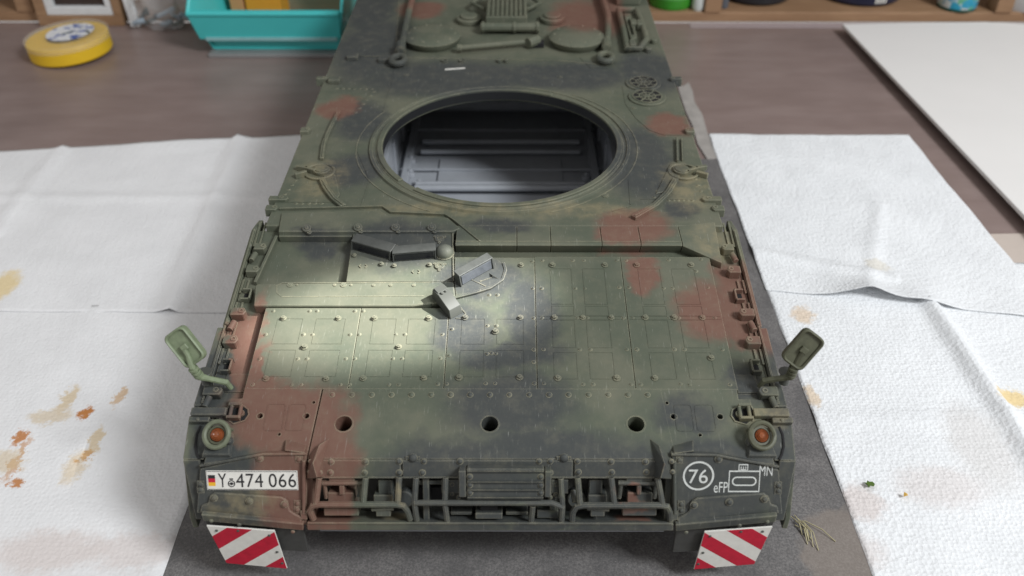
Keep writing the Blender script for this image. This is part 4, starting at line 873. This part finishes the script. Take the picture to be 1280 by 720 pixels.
# right pair: the far sheet lies over the near one and its front edge curls up
K1, K2 = on_plane(1168, 392), on_plane(1290, 575)
def h_rf(x, y, s, t): return .55 * ridge(x, y, K1, K2, .45) - .10 * s + .1 * bumpf(y, -12, .8)
sheet('paper_towel', 'white embossed paper towel with a green leaf scrap on it, right of the tank nose', [(15.05, -25, 0), (44, -25, 0), (44, 0.5, 0), (15.05, 0.5, 0)], h_rf, PAPR, 120, 110)
def h_rb(x, y, s, t):
    e = max(0, 1 - t * 6)
    return .035 + e ** 1.6 * (.80 * bumpf(x, 20.4, 1.7) + .45 * bumpf(x, 23.4, 1.3) + .05) + .16 * ridge(x, y, (15, 1.5), (22, -1.0), .5) + .12 * ridge(x, y, (20.4, -3), (24, 6), .5)
sheet('paper_towel', 'white paper towel with its front edge curled up, beside the hull deck at right', [(15.0, -2.2, 0), (30.2, -4.8, 0), (29.4, 16.1, 0), (15.0, 16.3, 0)], h_rb, PAPR, 110, 130)
# turned-up corner at the lower left
p = [on_plane(u, v, .25) for u, v in ((-20, 740), (12, 722), (54, 687), (40, 705), (20, 740))]
# leaf scrap and crumb
a = on_plane(1087, 605, .25); LEAF = simple('leaf_green', (.075, .13, .02), .5, var=.4, nscale=9)
bm = B(); bm.prism([(a.x + x, a.y + y) for x, y in ((-.22, .08), (-.12, .05), (-.05, .18), (.02, .1), (.15, .12), (.22, -.02), (.14, -.14), (.0, -.1), (-.1, -.2), (-.12, -.05))], .24, .29); tag(part('leaf_scrap', bm, LEAF, None, IDM, .01), 'torn dark green leaf scrap on the right paper towel', 'leaf')
a = on_plane(1132, 619, .25); bm = B(); bm.hull([(a.x + random.uniform(-.13, .13), a.y + random.uniform(-.1, .1), .22 + random.uniform(0, .14)) for i in range(12)]); tag(part('yellow_crumb', bm, simple('crumb_yellow', (.62, .38, .08), .6), None, IDM, 0), 'tiny yellow crumb near the green leaf scrap on the towel', 'crumb')
# torn paper scrap by the hull's right side
bm = B(); bm.prism([on_plane(u, v, .1).xy for u, v in ((846, 104), (853, 108), (861, 103), (866, 114), (868, 127), (878, 143), (884, 165), (893, 186), (896, 198), (884, 199), (872, 180), (866, 158), (857, 139), (850, 118))], .07, .11); tag(part('paper_scrap', bm, simple('scrap_paper', (.36, .335, .315), .9, var=.35, nscale=.9, bump=.6, bscale=5), None, IDM, .01), 'torn pale paper strip on the bench along the right hull edge', 'scrap')

# ------------------------------------------------------------------ white board and beige sheet at right
BOARD = simple('white_board', (.74, .725, .71), .75, var=.03, nscale=.2); BEIGE = simple('beige_card', (.52, .45, .40), .7, var=.05)
e0, e1 = on_plane(1053, 30, .9), on_plane(1290, 279, .9)
dx = (e1 - e0); b = B(); n0 = e0 + dx * 1.25
b.prism([(e0.x, e0.y), (n0.x, n0.y), (n0.x + 24, n0.y + 1.5), (e0.x + 26, e0.y - 1.5), (e0.x + 13, e0.y + .6)], .62, .9); wb_ = tag(part('white_board', b, BOARD, None, IDM, .03), 'large white board lying on the bench at the right', 'board')
b = B(); b.prism([(e0.x + 1.3, e0.y - 1.2), (n0.x + 1.3, n0.y + 1.2), (n0.x + 23, n0.y + 2.5), (e0.x + 25, e0.y - 3)], .006, .617); part('board_base', b, simple('grey_board', (.2, .19, .18), .8), wb_, IDM, .02)
b = B(); a = on_plane(1228, 297); b.prism([(a.x - 6, a.y + .1), (a.x + 20, a.y + 1), (a.x + 20, a.y - 16), (a.x - 1, a.y - 16)], .006, .05); tag(part('beige_card', b, BEIGE, None, IDM, .01), 'beige card between the right paper towel and the white board', 'card')

# ------------------------------------------------------------------ things along the back of the bench
# shelf cabinet: base board, uprights, back
sh = thing('wooden_shelf', 'low wooden shelf along the back edge of the bench', 'shelf', (0, 38.4, 0))
b = B(); b.box(-70, 75, 38.35, 62, 0, .9); part('base_board', b, PINE, sh, IDM, .05)
b = B(); b.box(-70, 75, 62, 62.6, 0, 30); part('back_panel', b, simple('shelf_back', (.03, .024, .02), .8), sh)
for u in (889, 1249, 36): a = on_plane(u, 28, 0); b = B(); b.box(a.x - .75, a.x + .75, 38.2, 40.2, .92, 30); part('upright', b, PINE, sh, IDM, .05)
b = B(); b.box(-70, 75, 38.24, 62.6, 30, 31); part('top_board', b, PINE, sh, IDM, .05)
# tape roll
YEL = simple('yellow_tape', (.78, .50, .025), .45, var=.06); CLEAR = simple('clear_plastic', (.85, .82, .70), .10, alpha=.12, spec=.6, var=.02)
tr = thing('tape_roll', 'roll of yellow masking tape in a clear case on the bench', 'tape roll', (-37.0, 31.0, 0))
MT = Matrix.Translation((-37.0, 31.0, .15)) @ Matrix.Rotation(R(-3), 4, 'Y')
b = B(); b.lathe([(1.6, 0), (3.27, 0), (3.33, .1), (3.33, 1.3), (3.27, 1.4), (1.6, 1.4)], 56, closed=True); part('tape', b, YEL, tr, MT, 0)
b = B(); b.lathe([(3.45, 1.05), (3.45, 1.6), (3.35, 1.66), (.01, 1.66), (.01, 1.60), (3.30, 1.60), (3.38, 1.55), (3.38, 1.05)], 56, closed=True); part('case_lid', b, CLEAR, tr, MT, 0)
k = NT('tape_label'); P = k.pos(); n1 = k.noise(P, 1.1, 3, .6); col = k.mix(k.rng(n1, .50, .58), (.75, .76, .78), (.08, .13, .38)); col = k.mix(k.rng(k.noise(k.vmath('ADD', P, (9, 4, 0)).outputs[0], 1.3, 2), .60, .66), col, (.05, .08, .07)); k.l(col, k.p.inputs['Base Color'])
b = B(); b.cyl(0.3, .2, 1.665, 1.68, 1.95, 40); part('round_label', b, k.m, tr, MT, 0)
# picture frame
a, c = on_plane(52, 31), on_plane(160, 28); pfr = thing('picture_frame', 'wooden picture frame with white inner border behind the yellow tape', 'picture frame', ((a.x + c.x) / 2, 37.6, 0))
def fbox(name, x0, x1, y0, y1, z0, z1, mat, p, **k): b = B(); b.box(x0, x1, y0, y1, z0, z1); return part(name, b, mat, p, IDM, .05)
x0, x1 = a.x, c.x
fbox('frame_rail', x0, x1, 37.2, 38.1, .01, .95, PINE, pfr); fbox('frame_rail', x0, x1, 37.2, 38.1, 11, 12, PINE, pfr)
fbox('frame_stile', x0, x0 + .9, 37.2, 38.1, .96, 11, PINE, pfr); fbox('frame_stile', x1 - .7, x1, 37.2, 38.1, .96, 11, PINE, pfr)
WB = simple('white_frame', (.72, .73, .74), .5)
fbox('inner_border', x0 + .92, x1 - .72, 37.35, 38.0, .96, 1.7, WB, pfr); fbox('inner_border', x0 + .92, x0 + 1.65, 37.35, 38.0, 1.71, 10.9, WB, pfr); fbox('inner_border', x1 - 1.35, x1 - .72, 37.35, 38.0, 1.71, 10.9, WB, pfr)
fbox('picture', x0 + 1.6, x1 - 1.3, 37.9, 38.05, 1.6, 10.9, simple('dark_picture', (.05, .035, .03), .3, var=.5, nscale=.5), pfr)
# plastic bag of dark bits
bgx = on_plane(205, 40); pb = thing('plastic_bag', 'small clear plastic bag holding dark plastic bits', 'plastic bag', (bgx.x, bgx.y, 0))
bm = bmesh.new(); bmesh.ops.create_icosphere(bm, subdivisions=4, radius=1)
for v in bm.verts:
    n_ = noise.noise(v.co * 2.2) * .35 + noise.noise(v.co * 5) * .15; v.co = Vector((v.co.x * 2.6, v.co.y * 1.3, v.co.z * 2.4)) * (1 + n_); v.co += Vector((bgx.x, bgx.y + .9, 2.3)); v.co.z = max(v.co.z, .02)
q = B(); q.bm.free(); q.bm = bm; part('bag_film', q, simple('clear_film', (.8, .8, .82), .10, alpha=.20, spec=.7, var=.01), pb, IDM, 0)
for i in range(9):
    b = B(); cx, cy, cz = bgx.x + random.uniform(-1.7, 1.7), bgx.y + .6 + random.uniform(-.5, .6), random.uniform(.4, 1.6)
    b.tube([(cx, cy, cz), (cx + random.uniform(-.9, .9), cy + random.uniform(-.4, .4), max(.2, cz + random.uniform(-.7, .7))), (cx + random.uniform(-1.2, 1.2), cy, max(.2, cz - .3))], random.uniform(.12, .26), 6)
    part('plastic_bit', b, simple('bit_%d' % i, random.choice([(.04, .05, .05), (.05, .07, .06), (.30, .36, .42)]), .4), pb)
# white strip beside the bag
a = on_plane(172, 30); b = B(); b.hull([(a.x - .35, 37.0, 0), (a.x + .5, 37.0, 0), (a.x - .35, 37.3, 0), (a.x + .5, 37.3, 0), (a.x - 1.0, 38.0, 6), (a.x - .2, 38.0, 6), (a.x - .2, 37.8, 6), (a.x - 1.0, 37.8, 6)]); tag(part('plastic_strip', b, WB, None, IDM, .03), 'narrow white plastic strip leaning between picture frame and bag', 'strip')
# teal storage bin with an orange box inside
TEAL = simple('teal_plastic', (.075, .56, .56), .35, var=.05, nscale=.3)
bl, br = on_plane(268, 62, .35), on_plane(424, 62, .35)
tb = thing('storage_bin', 'teal plastic storage bin with open top at the back of the bench', 'storage bin', ((bl.x + br.x) / 2, 34, 0))
yf = bl.y
X0, X1 = bl.x, br.x
fbox('bin_floor', X0, X1, yf, yf + 14, .35, .6, TEAL, tb)
b = B(); b.hull([(X0, yf + .1, .4), (X1, yf + .1, .4), (X0, yf + .35, .4), (X1, yf + .35, .4), (X0 - .2, yf + .3, 1.6), (X1 + .2, yf + .3, 1.6), (X0 - .2, yf + .55, 1.6), (X1 + .2, yf + .55, 1.6)]); part('front_foot', b, TEAL, tb, IDM, .03)
b = B(); b.hull([(X0 - .85, yf - .5, 1.45), (X1 + .4, yf - .5, 1.45), (X0 - .85, yf + .5, 1.45), (X1 + .4, yf + .5, 1.45), (X0 - 1.3, yf - 1.1, 3.7), (X1 + .55, yf - 1.1, 3.7), (X0 - 1.3, yf - .75, 3.7), (X1 + .55, yf - .75, 3.7)]); part('front_wall', b, TEAL, tb, IDM, .05)
b = B(); b.box(X0 - 1.35, X1 + .6, yf - 1.25, yf - .6, 3.7, 4.05); part('front_lip', b, TEAL, tb, IDM, .08)
b = B(); b.box(X0 - .3, X1 + .1, yf - .75, yf - .5, 1.4, 1.7); part('label_ledge', b, simple('pale_teal', (.25, .46, .47), .4), tb, IDM, .03)
for xa, xb, s in ((X0 - .1, X0 - 1.35, -1), (X1 + .1, X1 + .9, 1)):
    b = B(); b.hull([(xa, yf, .4), (xa - .2 * s, yf, .4), (xa, yf + 14, .4), (xa - .2 * s, yf + 14, .4), (xb, yf - 1.1, 4.0), (xb - .25 * s, yf - 1.1, 4.0), (xb, yf + 14, 9), (xb - .25 * s, yf + 14, 9), (xb, yf + 4, 8), (xb - .25 * s, yf + 4, 8)]); part('side_wall', b, TEAL, tb, IDM, .05)
fbox('back_wall', X0 - 1.2, X1 + .8, yf + 13.6, yf + 14, .4, 9, TEAL, tb)
a = on_plane(330, 8, 2.2)
tag(fbox('orange_box', a.x - 1.5, a.x + 1.6, a.y - .4, a.y + 2.6, .62, 4.3, simple('orange_card', (.75, .30, .03), .5, var=.1), None), 'bright orange small box standing inside the teal bin', 'box')
tag(fbox('peach_box', a.x - 2.9, a.x - 1.7, a.y - .3, a.y + 2.2, .62, 4.2, simple('peach_card', (.62, .28, .12), .5, var=.1), None), 'thin dull-orange box beside the bright orange box in the bin', 'box')
b = B(); b.box(X0 - .3, X1 + .2, yf - 1.0, yf + 14.5, .004, .33); tag(part('grey_tray', b, simple('grey_plastic', (.24, .24, .24), .4), None, IDM, .05), 'flat grey plastic tray under the teal bin', 'tray')
# green bottle and neighbours
GB = simple('green_bottle', (.05, .30, .03), .25, var=.35, nscale=.8); a = on_plane(846, 27)
bt = thing('green_bottle', 'bright green plastic bottle behind the tank at the right', 'bottle', (a.x, 39.6, 0))
b = B(); b.lathe([(.01, .92), (1.9, .92), (2.05, 1.2), (2.1, 7), (1.9, 9), (.8, 10.5), (.7, 12), (.01, 12)], 32, a.x - .4, 40.6); part('bottle_body', b, GB, bt, IDM, 0)
b = B(); b.lathe([(2.08, 1.9), (2.13, 1.95), (2.13, 4.5), (2.08, 4.55)], 32, a.x - .4, 40.6); part('bottle_label', b, simple('lime_label', (.12, .42, .10), .4, var=.3, nscale=2), bt, IDM, 0)
a = on_plane(872, 12, .9); b = B(); b.lathe([(.01, .92), (.5, .92), (.62, 1.3), (.55, 3.6), (.3, 5), (.01, 5)], 20, a.x, a.y); tag(part('white_tube', b, simple('white_tube_plastic', (.62, .66, .64), .35, var=.25, nscale=2), None, IDM, 0), 'small white tube standing between green bottle and wooden upright', 'tube')
# round black pots
def pot(u, v, r_, label, mat, stripes=0, h=7):
    a = on_plane(u, v, .9); y = a.y + r_; t = thing('round_pot', label, 'pot', (a.x, y, .9), 'round dark pots on the shelf')
    b = B(); b.lathe([(.01, .92), (r_ * .9, .92), (r_, 1.15), (r_, h), (r_ * .92, h + .3), (.01, h + .3)], 44, a.x, y); part('pot_body', b, mat, t, IDM, 0)
    b = B(); b.lathe([(r_ + .01, 2.0), (r_ + .08, 2.05), (r_ + .08, 2.4), (r_ + .01, 2.45)], 44, a.x, y); part('pot_band', b, mat, t, IDM, 0)
    for i in range(stripes):
        t_ = R(-84 + i * 4.5); M_ = Matrix.Translation((a.x + (r_ + .02) * math.cos(t_), y + (r_ + .02) * math.sin(t_), 1.3)) @ Matrix.Rotation(t_, 4, 'Z'); b = B(); b.box(-.03, .03, -.09, .09, 0, 1.6); part('pot_stripe', b, WHITE, t, M_, 0)
pot(952, 9, 3.4, 'plain black round pot on the shelf, nearest the green bottle', simple('black_pot', (.02, .021, .025), .3))
pot(1088, 10, 3.9, 'dark navy round pot with white stripes, left of the printed can', simple('navy_pot', (.02, .022, .045), .3), 4)
# printed can
a = on_plane(1204, 17, .9); cn = thing('printed_can', 'small can with a blue and white printed label on the shelf', 'can', (a.x, a.y + 1.7, .9))
k = NT('can_label'); P = k.pos(); n1 = k.noise(P, .9, 2, .5); col = k.mix(k.rng(n1, .46, .52), (.55, .58, .56), (.03, .30, .45)); col = k.mix(k.rng(k.noise(k.vmath('ADD', P, (5, 9, 1)).outputs[0], 1.0, 2), .58, .62), col, (.12, .38, .22)); col = k.mix(k.rng(k.noise(k.vmath('ADD', P, (15, 2, 7)).outputs[0], 1.2, 2), .60, .64), col, (.45, .12, .12)); k.l(col, k.p.inputs['Base Color']); k.p.inputs['Roughness'].default_value = .35
b = B(); b.lathe([(.01, .92), (1.6, .92), (1.7, 1.0), (1.7, 1.2)], 32, a.x, a.y + 1.7); b.lathe([(1.7, 6), (1.5, 6.3), (.01, 6.3)], 32, a.x, a.y + 1.7); part('can_body', b, simple('dark_green_rim', (.02, .08, .06), .4), cn, IDM, 0)
b = B(); b.lathe([(1.69, 1.2), (1.71, 1.22), (1.71, 6.0), (1.69, 6.02)], 32, a.x, a.y + 1.7); part('can_sleeve', b, k.m, cn, IDM, 0)
a = on_plane(1282, 22, .9); b = B(); b.hull([(a.x - 1.8, a.y + 2.5, .92), (a.x + 4, a.y - 1.2, .92), (a.x + 4, a.y - 1.0, .92), (a.x - 1.9, a.y + 2.5, 4.5), (a.x + 4, a.y - .9, 4.5), (a.x + 4, a.y - .7, 4.5)]); tag(part('leaning_card', b, simple('pale_card', (.5, .49, .48), .6, var=.08), None, IDM, .02), 'pale grey card leaning beside the shelf upright at far right', 'card')
a = on_plane(905, 12, .9); b = B(); b.cyl(a.x, a.y + .5, .92, 2.6, .45, 14); tag(part('small_jar', b, simple('grey_cap_plastic', (.10, .11, .13), .4), None, IDM, .06), 'small dark grey jar between the wooden upright and the black pot', 'jar')

# straw fibres beside the right fender
a = on_plane(1000, 655, .1); b = B()
for i in range(9):
    x, y = a.x + random.uniform(-.35, .2), a.y + random.uniform(-.1, .5); t = random.uniform(-1.5, -.7); L = random.uniform(.6, 1.5)
    b.tube([(x, y, .15), (x + L * .5 * math.cos(t) + .08, y + L * .5 * math.sin(t), .22 + random.uniform(0, .12)), (x + L * math.cos(t), y + L * math.sin(t), .09)], .022, 4)
o = part('straw_fibres', b, simple('straw', (.40, .36, .22), .7), None, IDM, 0); tag(o, 'thin dry straw fibres on the dark mat beside the right fender', 'fibres'); o['kind'] = 'stuff'
